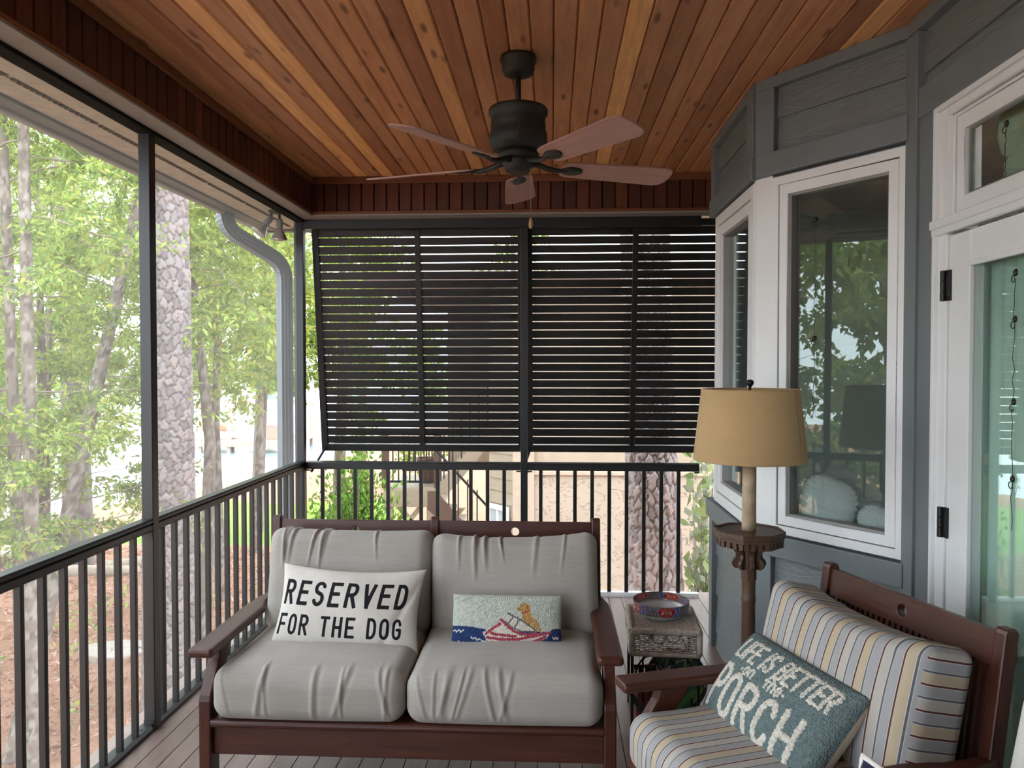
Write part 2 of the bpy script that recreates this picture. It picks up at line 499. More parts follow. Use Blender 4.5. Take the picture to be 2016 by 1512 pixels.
# y is along the beam, x out of it
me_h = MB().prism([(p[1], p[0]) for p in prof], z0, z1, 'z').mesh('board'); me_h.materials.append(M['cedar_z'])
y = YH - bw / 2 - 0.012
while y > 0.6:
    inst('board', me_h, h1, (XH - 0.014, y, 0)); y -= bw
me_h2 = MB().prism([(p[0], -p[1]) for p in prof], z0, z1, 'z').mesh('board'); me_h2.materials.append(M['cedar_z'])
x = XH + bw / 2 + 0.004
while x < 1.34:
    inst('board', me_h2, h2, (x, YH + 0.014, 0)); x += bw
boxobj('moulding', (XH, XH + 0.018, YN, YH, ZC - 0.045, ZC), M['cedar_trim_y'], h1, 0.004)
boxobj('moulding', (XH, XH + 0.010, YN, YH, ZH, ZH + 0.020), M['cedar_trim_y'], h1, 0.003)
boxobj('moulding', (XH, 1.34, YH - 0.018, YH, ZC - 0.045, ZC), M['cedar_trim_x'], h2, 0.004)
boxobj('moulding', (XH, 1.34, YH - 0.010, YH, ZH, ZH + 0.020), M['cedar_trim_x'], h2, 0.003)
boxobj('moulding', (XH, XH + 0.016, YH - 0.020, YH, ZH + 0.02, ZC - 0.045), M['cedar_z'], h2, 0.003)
boxobj('soffit_strip', (-1.70, XH + 0.012, YN, YH + 0.03, ZH - 0.012, ZH), M['trimgrey'], h1, 0.002)
boxobj('soffit_strip', (-1.70, 1.34, YH - 0.012, 5.24, ZH - 0.0125, ZH - 0.0005), M['trimgrey'], h2, 0.002)

wb_ = MB().box(-1.86, 1.5, YN - 0.15, YN, -0.1, 2.93).build('wall_near_light_block', M['siding_x'])  # added out of view to hold back light from behind the camera
tag(wb_, 'unseen slate grey wall added behind the camera to cut the front light', 'wall', kind='structure')

# ---- black screen frames
PW = 0.05
def screen_frame_left():
    t = empty('screen_frame', (XL - 0.03, 3.2, 0), 0, 'black screen frame along the open left side of the porch', 'screen')
    off = Vector((XL - 0.03, 3.2, 0))
    def part(nm, b, bev=0.003):
        o = boxobj(nm, b, M['black'], t, bev); o.location -= off; return o
    for yy in (-2.9, -0.85, 1.19, 3.22):
        part('post', (XL - PW, XL, yy, yy + PW, 0.0, 2.55))
    part('corner_post', (XL - 0.064, XL, 5.245, 5.245 + 0.055, 0.0, 2.55))
    part('top_track', (XL - 0.055, XL + 0.012, YN, 5.30, 2.548, 2.566)).data.materials[0] = M['matteblack']
    for (a, b) in ((YN, -2.9), (-2.85, -0.85), (-0.80, 1.19), (1.24, 3.22), (3.27, 5.245)):
        sc = MB().box(XL - 0.048, XL - 0.0475, a, b, 0.05, 2.548).build('insect_screen', M['screen'], t)
        sc.location = -off
    # small angle brackets with screws at the post
    for zz, dz in ((0.0, 0.045), (0.835, 0.03)):
        br = MB().box(XL - 0.048, XL - 0.002, 3.214, 3.2205, zz, zz + dz)
        for sx in (-0.036, -0.015):
            br.lathe([(0.005, 0), (0.004, 0.002), (0, 0.0025)], 8, (XL + sx, 3.214, zz + dz * .55), ax=Matrix.Rotation(PI / 2, 3, 'X'))
        o = br.build('bracket', M['black'], t); o.location = -off
    return t
screen_frame_left()

def screen_frame_back():
    t = empty('screen_frame', (-0.35, YB + 0.03, 0), 0, 'black screen frame across the back of the porch behind the loveseat', 'screen')
    off = Vector((-0.35, YB + 0.03, 0))
    def part(nm, b, bev=0.003):
        o = boxobj(nm, b, M['black'], t, bev); o.location -= off; return o
    xp = -0.1895
    part('post', (xp - 0.0235, xp + 0.0235, 5.262, 5.31, 0.0, 2.55))
    part('top_track', (XL + 0.0, 0.99, 5.245, 5.30, 2.50, 2.566))
    for (a, b) in ((XL, xp - 0.0235), (xp + 0.0235, 0.985)):
        sc = MB().box(a, b, 5.302, 5.3025, 0.05, 2.55).build('insect_screen', M['screen_dark'], t); sc.location = -off
    return t
screen_frame_back()

# ---- railings: four sections
bal_y = MB().box(-0.0125, 0.0125, 0.0, 0.019, 0.02, 0.87).mesh('baluster'); bal_y.materials.append(M['black'])
def railing_left(ya, yb, ys, label):
    o0 = Vector((XL - 0.025, (ya + yb) / 2, 0))
    t = empty('railing', o0, 0, label, 'railing', 'black railing sections')
    tr = MB()
    tr.prism([(XL - 0.052, 0.858), (XL - 0.008, 0.858), (XL - 0.002, 0.868), (XL - 0.002, 0.886), (XL - 0.008, 0.890), (XL - 0.002, 0.896), (XL, 0.905), (XL - 0.004, 0.913), (XL - 0.05, 0.913), (XL - 0.056, 0.905), (XL - 0.056, 0.87)], ya, yb, 'y')
    o = tr.build('top_rail', M['black'], t); o.location = -o0; fix_normals(o)
    br = MB().prism([(XL - 0.062, 0.0), (XL - 0.004, 0.0), (XL - 0.004, 0.014), (XL - 0.012, 0.03), (XL - 0.056, 0.03), (XL - 0.062, 0.014)], ya, yb, 'y').build('bottom_rail', M['black'], t)
    br.location = -o0; fix_normals(br)
    for y in ys:
        b = inst('baluster', bal_y, t, Vector((XL - 0.0225, y, 0)) - o0, bevel=0.002)
    nb = MB()
    for y in (ya + .06, yb - .06):
        nb.lathe([(0.006, 0), (0.005, 0.003), (0, 0.004)], 8, (XL - 0.03, y, 0.03))
    o = nb.build('screw', M['black'], t); o.location = -o0; o['kind'] = 'stuff'
    return t
s = 0.1147
railing_left(3.27, 5.245, [3.327 + s * i - 0.002 for i in range(17) if 3.327 + s * i < 5.22], 'black railing section on the left between middle post and back corner')
railing_left(1.24, 3.22, [3.093 - s * i - 0.002 for i in range(17) if 3.093 - s * i > 1.27], 'black railing section on the left nearest the camera')
railing_left(-0.80, 1.19, [1.06 - s * i for i in range(17) if 1.06 - s * i > -0.77], 'black railing section left of the camera, out of the picture')
bal_x = MB().box(-0.0125, 0.0125, 0.0, 0.019, 0.02, 0.875).mesh('baluster'); bal_x.materials.append(M['black'])
def railing_back(xa, xb, xs, label):
    o0 = Vector(((xa + xb) / 2, YB + 0.025, 0))
    t = empty('railing', o0, 0, label, 'railing', 'black railing sections')
    tr = MB().prism([(YB, 0.856), (YB, 0.898), (YB + 0.004, 0.903), (YB + 0.05, 0.908), (YB + 0.054, 0.90), (YB + 0.054, 0.856)], xa, xb, 'x').build('top_rail', M['black'], t)
    tr.location = -o0; fix_normals(tr)
    br = MB().prism([(YB, 0.0), (YB, 0.012), (YB + 0.008, 0.028), (YB + 0.05, 0.028), (YB + 0.054, 0.0)], xa, xb, 'x').build('bottom_rail', M['white'], t)  # white stands in for light catching the deck edge here
    br.location = -o0; fix_normals(br); br['label'] = 'lower rail at the floor edge, painted pale as if lit'
    for xx in xs: inst('baluster', bal_x, t, Vector((xx, YB + 0.018, 0)) - o0, bevel=0.002)
    for sx, xx in ((1, xa), (-1, xb)):
        hk = MB().box(xx, xx + sx * 0.03, YB + 0.004, YB + 0.02, 0.843, 0.852) if sx > 0 else MB().box(xx - 0.03, xx, YB + 0.004, YB + 0.02, 0.843, 0.852)
        o = hk.build('bracket', M['black'], t); o.location = -o0; fix_normals(o)
xp = -0.1895
xsl = [-1.5885 + 0.1147 * i for i in range(12)]
xsr = [xp + 0.113 + 0.1165 * i for i in range(9)]
railing_back(XL, xp - 0.0235, xsl, 'black railing section behind the left half of the loveseat')
railing_back(xp + 0.0235, 0.99, [x for x in xsr if x < 0.985], 'black railing section behind the wicker side table')

# ---- top-hinged louvred shutters, propped out at the bottom
def shutter(xa, xb, label, nslat=26, arms=(-1, 1)):
    Yt, Yb_ = 5.335, 5.56
    ztop, zbot = 2.565, 0.950
    Lp = math.hypot(ztop - zbot, Yb_ - Yt); ang = math.atan2(Yb_ - Yt, ztop - zbot)
    t = empty('louvered_shutter', ((xa + xb) / 2, Yt, ztop), 0, label, 'shutter', 'louvred shutters across the back')
    t.rotation_euler = (ang, 0, 0)      # local -z runs down the panel
    W = xb - xa; hw = W / 2
    st = 0.046
    for sx in (-1, 1):
        a, b = sorted((sx * hw, sx * (hw - st)))
        boxobj('stile', (a, b, 0, 0.038, -Lp, 0), M['shutter'], t, 0.003)
    boxobj('rail', (-hw + st, hw - st, 0, 0.036, -0.047, 0), M['shutter'], t, 0.003)
    boxobj('rail', (-hw + st, hw - st, 0, 0.036, -Lp, -Lp + 0.05), M['shutter'], t, 0.003)
    boxobj('mullion', (-0.019, 0.019, -0.004, 0.034, -Lp + 0.05, -0.047), M['shutter'], t, 0.003)
    zz0 = -0.047; zz1 = -Lp + 0.05; gap = 0.0062
    p = (zz0 - zz1 - gap) / nslat
    hl = (p - gap) / 2
    for half in (-1, 1):
        a, b = (-hw + st, -0.019) if half < 0 else (0.019, hw - st)
        sl = MB().prism([(-0.002, -hl), (0.004, -hl), (0.002, hl), (-0.004, hl)], a - (a + b) / 2, b - (a + b) / 2, 'x')
        me = sl.mesh('slat'); me.materials.append(M['shutter'])
        for i in range(nslat):
            inst('slat', me, t, ((a + b) / 2, 0.014, zz0 - gap - hl - p * i))
    # support arms at the bottom corners
    for sx in arms:
        mb = MB().tube([(sx * (hw - 0.03), 0.01, -Lp + 0.03), (sx * (hw + 0.02), -0.20, -Lp - 0.10)], 0.009, 8)
        mb.build('support_arm', M['shutter'], t, True)
    return t
shutter(-1.672, xp - 0.004, 'black louvred shutter above the left half of the loveseat')
shutter(xp + 0.006, 1.32, 'black louvred shutter beside the bay window, right of the middle post', arms=(-1,))

# ---- eave outside the left screens
ev = MB().box(-2.15, -1.757, YN, 5.75, 2.60, 2.64).build('roof_eave', M['soffit'])
tag(ev, 'weathered eave soffit outside the left screens', 'eave', kind='structure')
boxobj('soffit_panel', (-2.055, -1.928, YN, 5.72, 2.585, 2.60), M['soffit'], ev)
boxobj('soffit_panel', (-1.902, -1.757, YN, 5.72, 2.585, 2.60), M['soffit'], ev)
vs = MB().box(-1.928, -1.902, YN, 5.72, 2.592, 2.60)
y = 0.3
while y < 5.6:
    vs.box(-1.929, -1.901, y, y + 0.022, 2.583, 2.594, mi=1); y += 0.034
    if int(y * 100) % 53 < 3: y += 0.03
vs.build('soffit_vent', [M['soffit'], M['dark']], ev)
boxobj('fascia', (-2.13, -2.055, YN, 5.78, 2.572, 2.76), M['fascia'], ev, 0.004)
boxobj('gutter_edge', (-2.175, -2.13, YN, 5.80, 2.556, 2.70), M['drip'], ev, 0.012, 3)
boxobj('trim_strip', (-1.80, -1.757, YN, 5.30, 2.570, 2.586), M['soffit'], ev, 0.002)
mb = MB()
for y in (2.62, 3.87, 4.55, 5.10):
    mb.lathe([(0.006, 0), (0.005, -0.003), (0, -0.004)], 10, (-1.775, y, 2.570))
mb.build('screw', M['black'], ev)
boxobj('fascia', (-2.17, 1.6, 5.72, 5.80, 2.572, 2.76), M['fascia'], ev, 0.004)
boxobj('roof_slab', (-2.16, 1.40, YN - 0.3, 5.79, 2.93, 3.03), M['fascia'], ev)
boxobj('soffit_panel', (-1.757, 1.6, 5.30, 5.72, 2.60, 2.615), M['soffit'], ev)
boxobj('roof_slab', (1.36, 6.5, 0.45, 5.79, 2.80, 2.93), M['fascia'], ev)

# ---- ribbed downspout with two elbows
def downspout():
    t = empty('downspout', (-1.86, 5.40, 0), 0, 'ribbed blue-grey downspout bending from gutter to back corner', 'downspout')
    off = Vector((-1.86, 5.40, 0))
    A = Vector((-2.145, 5.02, 2.60)); B = Vector((-2.145, 5.02, 2.47)); Cc = Vector((-1.87, 5.36, 2.28)); D = Vector((-1.87, 5.36, 0.0))
    def arc(p0, p1, p2, r, n):
        d1 = (p0 - p1).normalized(); d2 = (p2 - p1).normalized()
        return [((1 - s) ** 2) * (p1 + d1 * r) + 2 * s * (1 - s) * p1 + s * s * (p1 + d2 * r) for s in [i / n for i in range(n + 1)]]
    path = [A] + arc(A, B, Cc, 0.10, 24) + arc(B, Cc, D, 0.12, 24) + [D + Vector((0, 0, -2.3))]
    # rectangular ribbed section
    prof = []
    a, b = 0.045, 0.032
    for (x0, y0, x1, y1, n) in ((-a, -b, a, -b, 18), (a, -b, a, b, 12), (a, b, -a, b, 18), (-a, b, -a, -b, 12)):
        for i in range(n):
            s = i / n; px = x0 + (x1 - x0) * s; py = y0 + (y1 - y0) * s
            rib = 0.0035 * max(0, math.cos(s * PI * 2 * 3.5 + PI * .5)) if 0.1 < s < 0.9 else 0
            L = math.hypot(px, py)
            prof.append((px * (1 - rib / max(abs(px), abs(py), .02)), py * (1 - rib / max(abs(px), abs(py), .02))))
    vs = []; n = len(prof)
    side = Vector((0.63, 0.777, 0)).normalized()
    sections = []
    for i, p in enumerate(path):
        q0 = path[max(i - 1, 0)]; q1 = path[min(i + 1, len(path) - 1)]
        tt = (q1 - q0).normalized()
        u = side - tt * side.dot(tt)
        u.normalize(); w = tt.cross(u)
        k = 1.0 + (0.05 if (2 <= i <= 24 or 27 <= i <= 49) and i % 3 == 0 else 0)
        for (px, py) in prof: vs.append(p - off + u * px * k + w * py * k)
    def seg(i0, i1, nm):
        mb = MB(); mb.v = [tuple(v) for v in vs[i0 * n:(i1 + 1) * n]]
        for i in range(i1 - i0):
            for j in range(n):
                mb.f.append((i * n + j, i * n + (j + 1) % n, (i + 1) * n + (j + 1) % n, (i + 1) * n + j)); mb.m.append(0)
        o = mb.build(nm, M['spout'], t); fix_normals(o)
    seg(0, 25, 'elbow'); seg(25, 26, 'offset_pipe'); seg(26, 50, 'elbow'); seg(50, 51, 'downpipe')
downspout()

# ---- twin floodlight under the eave
def floodlight():
    p0 = Vector((-1.79, 4.97, 2.57))
    t = empty('floodlight', p0, 0, 'twin-head silver floodlight under the eave by the back corner', 'light')
    MB().lathe([(0.045, 0.0), (0.045, -0.012), (0.03, -0.018), (0, -0.018)], 20).build('base', M['bronze'], t, True)
    met = plain('silver_reflector', c4(0.45, 0.45, 0.46), 0.25, 0.6)
    for dx, dy, dn in (((-0.035, 0.0, 0), (-0.75, -0.25, -1.0), 0), ((0.02, 0.02, 0), (0.12, 0.1, -1.0), 1)):
        pass
    for start, d in (((-0.02, -0.02, -0.015), (-0.62, -0.35, -0.9)), ((0.015, 0.03, -0.015), (-0.05, 0.1, -1.0))):
        s0 = Vector(start); dv = Vector(d).normalized()
        arm = MB().tube([s0, s0 + Vector((0, 0, -0.025)), s0 + Vector((0, 0, -0.025)) + dv * 0.02], 0.009, 8).build('arm', M['bronze'], t, True)
        q = dv.to_track_quat('Z', 'X').to_matrix()
        b0 = s0 + Vector((0, 0, -0.03))
        so = MB().lathe([(0.0, 0), (0.018, 0.0), (0.021, 0.01), (0.021, 0.06), (0.018, 0.065)], 20, b0, ax=q).build('socket', M['spout'], t, True)
        bl = MB().lathe([(0.018, 0.06), (0.024, 0.075), (0.050, 0.125), (0.054, 0.132), (0.050, 0.136), (0.03, 0.142), (0, 0.144)], 28, b0, ax=q).build('reflector_lamp', met, t, True)
floodlight()

# ================================================================== house wall with the bay window
def frame_of(A, B):
    """local frame of a wall: x along A->B, y out of the wall into the porch, z up"""
    d = (B - A).normalized(); n = Vector((d.y, -d.x, 0))
    return Matrix(((d.x, -n.x, 0, A.x), (d.y, -n.y, 0, A.y), (0, 0, 1, 0), (0, 0, 0, 1)))   # local y points INTO the house

def wall(name, A, B, label):
    t = empty(name, (0, 0, 0), 0, label, 'wall', kind='structure')
    fm = frame_of(A, B)
    t.matrix_world = fm
    return t, (B - A).length

# every wall: local x runs along it, local -y faces the porch
def wb(t, nm, x0, x1, z0, z1, proud, mat, back=0.0, bev=0.003):
    return boxobj(nm, (x0, x1, -proud, back, z0, z1), mat, t, bev)
def wall_core(t, x0, x1, z0, z1):
    return boxobj('sheathing', (x0, x1, 0.0, 0.09, z0, z1), M['slate'], t)
def laps(t, x0, x1, edges, mat):
    for za, zb in zip(edges[:-1], edges[1:]):
        o = MB().prism([(-0.016, za), (0.0, za), (0.0, zb + 0.01), (-0.004, zb + 0.01)], x0 - (x0 + x1) / 2, x1 - (x0 + x1) / 2, 'x').build('siding_board', mat, t)
        o.location = ((x0 + x1) / 2, 0, 0); fix_normals(o)

# frame direction: wall is seen from the porch with local x to the right
# --- angled wall C2 -> C1
wA, LA = wall('wall_bay_angled', C2, C1, 'slate grey angled wall of the bay')
wall_core(wA, 0, 0.09, 0, 2.82); wall_core(wA, 0.69, LA, 0, 2.82)
wall_core(wA, 0.09, 0.69, 2.37, 2.82); wall_core(wA, 0.09, 0.69, 0, 0.845)
wb(wA, 'frieze_board', 0.0, LA, 2.772, 2.82, 0.040, M['slate'])
wb(wA, 'corner_board', 0.0, 0.098, 2.47, 2.772, 0.040, M['slate'])
wb(wA, 'corner_board', 0.0, 0.098, 0.0, 0.735, 0.040, M['slate'])
laps(wA, 0.098, 0.69, [2.46, 2.64, 2.80], M['siding_x'])
wb(wA, 'head_board', 0.010, 0.702, 2.395, 2.493, 0.050, M['slate'], bev=0.005)
wb(wA, 'apron_board', 0.0, 0.700, 0.735, 0.829, 0.048, M['slate'], bev=0.005)
wb(wA, 'side_board', 0.694, LA + 0.012, 0.0, 2.772, 0.024, M['slate'])
laps(wA, 0.098, 0.69, [0.0, 0.09, 0.305, 0.52, 0.735], M['siding_x'])

# --- side wall C3 -> C2, parallel to the porch depth
wS, LS = wall('wall_bay_side', C3, C2, 'slate grey side wall of the bay beside the shutters')
wall_core(wS, 0, 0.14, 0, 2.82); wall_core(wS, 0.14, LS, 2.37, 2.82); wall_core(wS, 0.14, LS, 0, 0.83)
wb(wS, 'frieze_board', 0.0, LS, 2.772, 2.82, 0.040, M['slate'])
wb(wS, 'corner_board', 0.0, 0.075, 2.40, 2.772, 0.040, M['slate'])
wb(wS, 'corner_board', 0.0, 0.075, 0.0, 0.735, 0.040, M['slate'])
wb(wS, 'corner_board', 0.0, 0.075, 0.829, 2.40, 0.005, M['white'])
wb(wS, 'corner_board', LS - 0.11, LS, 2.47, 2.772, 0.040, M['slate'])
wb(wS, 'corner_board', LS - 0.10, LS, 0.0, 0.735, 0.040, M['slate'])
laps(wS, 0.075, LS - 0.11, [2.46, 2.635, 2.80], M['siding_x'])
wb(wS, 'head_board', 0.0, LS + 0.012, 2.395, 2.49, 0.050, M['slate'], bev=0.005)
wb(wS, 'apron_board', -0.06, LS + 0.01, 0.715, 0.815, 0.048, M['slate'], bev=0.005)
laps(wS, 0.075, LS - 0.10, [0.0, 0.084, 0.297, 0.519, 0.735], M['siding_x'])

# --- hidden return of the bay C4 -> C3
wR, LR = wall('wall_bay_return', C4, C3, 'slate grey return wall of the bay towards the back')
wall_core(wR, 0, LR, 0, 2.82)
laps(wR, 0.02, LR - 0.02, [0.0 + 0.2 * i for i in range(14)], M['siding_x'])

# --- door wall C1 -> towards the camera
END = Vector((1.345, YN, 0))
wD, LD = wall('wall_right', C1, END, 'slate grey house wall around the glazed door')
DX = lambda y: 2.965 - y       # world y -> local x
wall_core(wD, 0, DX(2.785), 0, 2.82)
wall_core(wD, DX(2.785), DX(1.72), 2.45, 2.82)
wall_core(wD, DX(1.72), LD, 0, 2.82)
wb(wD, 'frieze_board', 0.0, LD, 2.768, 2.82, 0.044, M['slate'])
wb(wD, 'corner_board', -0.004, DX(2.882), 0.0, 2.768, 0.040, M['slate'])
wb(wD, 'filler_board', DX(2.882), DX(2.785), 0.0, 2.56, 0.028, M['slate'])
laps(wD, DX(2.882), DX(0.6), [2.455, 2.612, 2.80], M['siding_x'])
wb(wD, 'head_board', DX(2.882), DX(1.70), 2.453, 2.56, 0.034, M['slate'])
laps(wD, DX(1.72), LD, [0.0 + 0.2 * i for i in range(13)], M['siding_x'])

# ---- windows
def window(name, t, x0, x1, z0, z1, label, fw=0.034, sash=0.045, jamb=0.02, proud=0.02, deep=0.06, hook=None):
    w = empty(name, (0, 0, 0), 0, label, 'window', kind='structure')
    w.matrix_world = t.matrix_world @ Matrix.Translation((x0, 0, z0))
    W, Hh = x1 - x0, z1 - z0
    def ring(nm, a, b, y0, y1, mat, bev=0.002):
        # mitred frame between inset a and inset b
        mb = MB()
        o = [(a, a), (W - a, a), (W - a, Hh - a), (a, Hh - a)]; i = [(b, b), (W - b, b), (W - b, Hh - b), (b, Hh - b)]
        for k in range(4):
            p, q, r, s = o[k], o[(k + 1) % 4], i[(k + 1) % 4], i[k]
            mb.prism([p, q, r, s], y0, y1, 'y')
        ob = mb.build(nm, mat, w, bevel=bev); fix_normals(ob); return ob
    ring('frame', 0, fw, -proud, deep, M['white'])
    ring('gasket', fw, fw + 0.004, -proud + 0.012, deep, M['gasket'], 0)
    ring('sash', fw + 0.004, fw + sash, -proud + 0.006, deep - 0.005, M['white'], 0.003)
    ring('glazing_bead', fw + sash, fw + sash + 0.009, -proud + 0.020, deep - 0.02, M['trimgrey'], 0)
    g0 = fw + sash + 0.004
    MB().box(g0, W - g0, 0.018, 0.022, g0, Hh - g0).build('pane', M['glass'], w)
    return w
window('window_1', wA, 0.081, 0.696, 0.838, 2.383, 'tall white casement window on the angled bay wall', 0.036, 0.045, proud=0.03)
window('window_2', wS, 0.075, LS - 0.012, 0.822, 2.383, 'tall white casement window beside the shutters', 0.055, 0.060, proud=0.03)
# white corner post joining the two windows
cp = MB().prism([(C2.x - 0.024, C2.y + 0.02), (C2.x - 0.022, C2.y - 0.010), (C2.x + 0.028, C2.y - 0.080), (C2.x + 0.08, C2.y - 0.05), (C2.x + 0.06, C2.y + 0.03)], 0.829, 2.395, 'z').build('trim_3', M['white'], bevel=0.003)
fix_normals(cp); tag(cp, 'white corner post between the two bay windows', 'trim', kind='structure')

# ---- door with transom
def door():
    d = empty('door_1', (0, 0, 0), 0, 'white full-glass door with dark hinges', 'door', kind='structure')
    d.matrix_world = wD.matrix_world
    xa, xb = DX(2.785), DX(1.72)
    boxobj('jamb', (xa, DX(2.712), -0.012, 0.10, 0, 2.453), M['white'], d, 0.003)
    boxobj('casing', (xa, xa + 0.018, -0.028, 0.0, 0, 2.453), M['white'], d, 0.003)
    boxobj('jamb', (DX(1.793), xb, -0.012, 0.10, 0, 2.453), M['white'], d, 0.003)
    boxobj('head_jamb', (DX(2.712), DX(1.793), -0.012, 0.10, 2.412, 2.453), M['white'], d, 0.003)
    boxobj('casing', (xa, xb, -0.028, -0.012, 2.436, 2.455), M['white'], d, 0.003)
    boxobj('mullion', (xa - 0.004, xb, -0.036, 0.10, 2.035, 2.066), M['white'], d, 0.004)
    boxobj('mullion', (xa - 0.002, xb, -0.030, -0.01, 2.012, 2.036), M['white'], d, 0.004)
    boxobj('weatherstrip', (DX(2.712), DX(1.793), 0.004, 0.01, 2.405, 2.412), M['gasket'], d)
    # door leaf
    x0, x1 = DX(2.708), DX(1.797)
    y0, y1 = -0.004, 0.040
    leaf = empty('door_leaf', (0, 0, 0)); leaf.parent = d
    gx0, gx1, gz0, gz1 = DX(2.575), DX(1.93), 0.20, 1.895
    for nm, b in (('stile', (x0, gx0, y0, y1, 0.012, 2.005)), ('stile', (gx1, x1, y0, y1, 0.012, 2.005)), ('rail', (gx0, gx1, y0, y1, gz1, 2.005)), ('rail', (gx0, gx1, y0, y1, 0.012, gz0))):
        boxobj(nm, b, M['white'], leaf, 0.003)
    for b in ((gx0 - 0.010, gx0 + 0.008, y0 - 0.006, y0 + 0.01, gz0 - .01, gz1 + .01), (gx1 - 0.008, gx1 + 0.01, y0 - 0.006, y0 + 0.01, gz0 - .01, gz1 + .01), (gx0, gx1, y0 - 0.006, y0 + 0.01, gz1 - .008, gz1 + .01), (gx0, gx1, y0 - 0.006, y0 + 0.01, gz0 - .01, gz0 + .008)):
        boxobj('glazing_bead', b, M['white'], leaf, 0.003)
    MB().box(gx0, gx1, 0.016, 0.020, gz0, gz1).build('pane', M['doorglass'], leaf)
    for zc in (1.838, 1.033, 0.25):
        hg = MB()
        for k in range(3): hg.lathe([(0.0, -0.052 + 0.0347 * k), (0.0095, -0.052 + 0.0347 * k), (0.0095, -0.0183 + 0.0347 * k), (0.0, -0.0183 + 0.0347 * k)], 16, (DX(2.722), -0.018, zc))
        hg.box(DX(2.722), DX(2.698), -0.014, -0.003, zc - 0.036, zc + 0.036)
        hg.box(DX(2.722), DX(2.69), -0.0125, -0.004, zc - 0.052, zc + 0.052)
        hg.build('hinge', M['hinge'], d, bevel=0.0015)
door()
w3 = window('window_3', wD, DX(2.712), DX(1.793), 2.066, 2.412, 'white transom window above the glazed door', 0.012, 0.052, proud=-0.004, deep=0.05)

# ---- what lies behind the glass: a dim room
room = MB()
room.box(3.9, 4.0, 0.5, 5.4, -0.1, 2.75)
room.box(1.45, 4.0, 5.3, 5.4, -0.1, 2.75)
# near end left open and unglazed, an unseen gap added to brighten the room
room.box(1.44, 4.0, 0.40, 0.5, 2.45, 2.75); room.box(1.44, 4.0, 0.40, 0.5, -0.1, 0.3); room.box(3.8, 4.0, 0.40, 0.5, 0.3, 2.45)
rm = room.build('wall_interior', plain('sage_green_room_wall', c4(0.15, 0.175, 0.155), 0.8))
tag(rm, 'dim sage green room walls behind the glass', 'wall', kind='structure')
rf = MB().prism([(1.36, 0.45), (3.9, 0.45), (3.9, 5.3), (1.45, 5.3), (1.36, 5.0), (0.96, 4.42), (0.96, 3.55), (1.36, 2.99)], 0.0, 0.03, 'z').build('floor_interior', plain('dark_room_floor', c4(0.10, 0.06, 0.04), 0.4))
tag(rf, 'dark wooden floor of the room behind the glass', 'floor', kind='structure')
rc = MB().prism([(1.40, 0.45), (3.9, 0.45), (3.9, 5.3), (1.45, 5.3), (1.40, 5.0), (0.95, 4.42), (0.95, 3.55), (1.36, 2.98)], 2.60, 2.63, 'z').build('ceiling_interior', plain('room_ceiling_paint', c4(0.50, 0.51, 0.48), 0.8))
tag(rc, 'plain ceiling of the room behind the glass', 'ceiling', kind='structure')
wh = MB().box(1.38, 1.45, 5.0, 5.45, -2.7, 2.8).build('wall_back', M['siding_y']); tag(wh, 'slate grey house wall beyond the porch', 'wall', kind='structure')
# wooden window stool and things seen through the panes
st = MB().prism([(1.00, 4.36), (0.97, 3.62), (1.30, 3.10), (1.52, 3.25), (1.25, 3.68), (1.25, 4.36)], 0.86, 0.885, 'z').build('window_stool', wood('oak_window_stool', [(0.3, c4(0.18, 0.10, 0.045)), (0.7, c4(0.26, 0.15, 0.07))], 'y', 0.4)); fix_normals(st)
tag(st, 'brown wooden stool inside the bay window', 'sill', kind='structure')

def curtain(y0, y1, xc, z0, z1, label, col, amp=0.010, nw=12):
    vs = []; n = 120
    for i in range(n + 1):
        s = i / n; y = y0 + (y1 - y0) * s
        xx = amp * math.sin(s * nw * 2 * PI) + amp * .4 * math.sin(s * nw * 5.1)
        vs.append((xx, y - (y0 + y1) / 2))
    mb = MB()
    poly = vs + [(p[0] + 0.004, p[1]) for p in reversed(vs)]
    base = [(xc + p[0], (y0 + y1) / 2 + p[1]) for p in vs]
    m = len(base)
    v = [(p[0], p[1], z) for z in (z0, z1) for p in base]
    f = [(i, i + 1, m + i + 1, m + i) for i in range(m - 1)]
    mb.add(v, f)
    o = mb.build('curtain', fabric_mat('sage_sheer_curtain', col, (30, 30, 4), 0.06), smooth=True)
    sd = o.modifiers.new('solid', 'SOLIDIFY'); sd.thickness = 0.004
    tag(o, label, 'curtain'); return o
curtain(2.70, 1.81, 1.412, 0.06, 2.03, 'pale green curtain hanging behind the door glass', c4(0.56, 0.74, 0.67))
# valance in the transom
vl = MB()
ys = [2.60 - 0.75 * i / 40 for i in range(41)]
v = []; f = []
prof = [(2.42, 0.0), (2.36, 0.03), (2.30, 0.035), (2.25, 0.02), (2.235, 0.0), (2.22, 0.012), (2.05, 0.012)]
for i, y in enumerate(ys):
    for z, o_ in prof: v.append((1.47 - o_ - 0.006 * math.sin(i * 0.9), y, z - 0.012 * math.sin(i * 0.16)))
n = len(prof)
for i in range(40):
    for j in range(n - 1): f.append((i * n + j, (i + 1) * n + j, (i + 1) * n + j + 1, i * n + j + 1))
vl.add(v, f)
vo = vl.build('valance', fabric_mat('sage_valance_cloth', c4(0.36, 0.44, 0.34), (20, 20, 20), 0.06), smooth=True)
vo.modifiers.new('solid', 'SOLIDIFY').thickness = 0.004
tag(vo, 'gathered sage valance behind the transom pane', 'curtain')

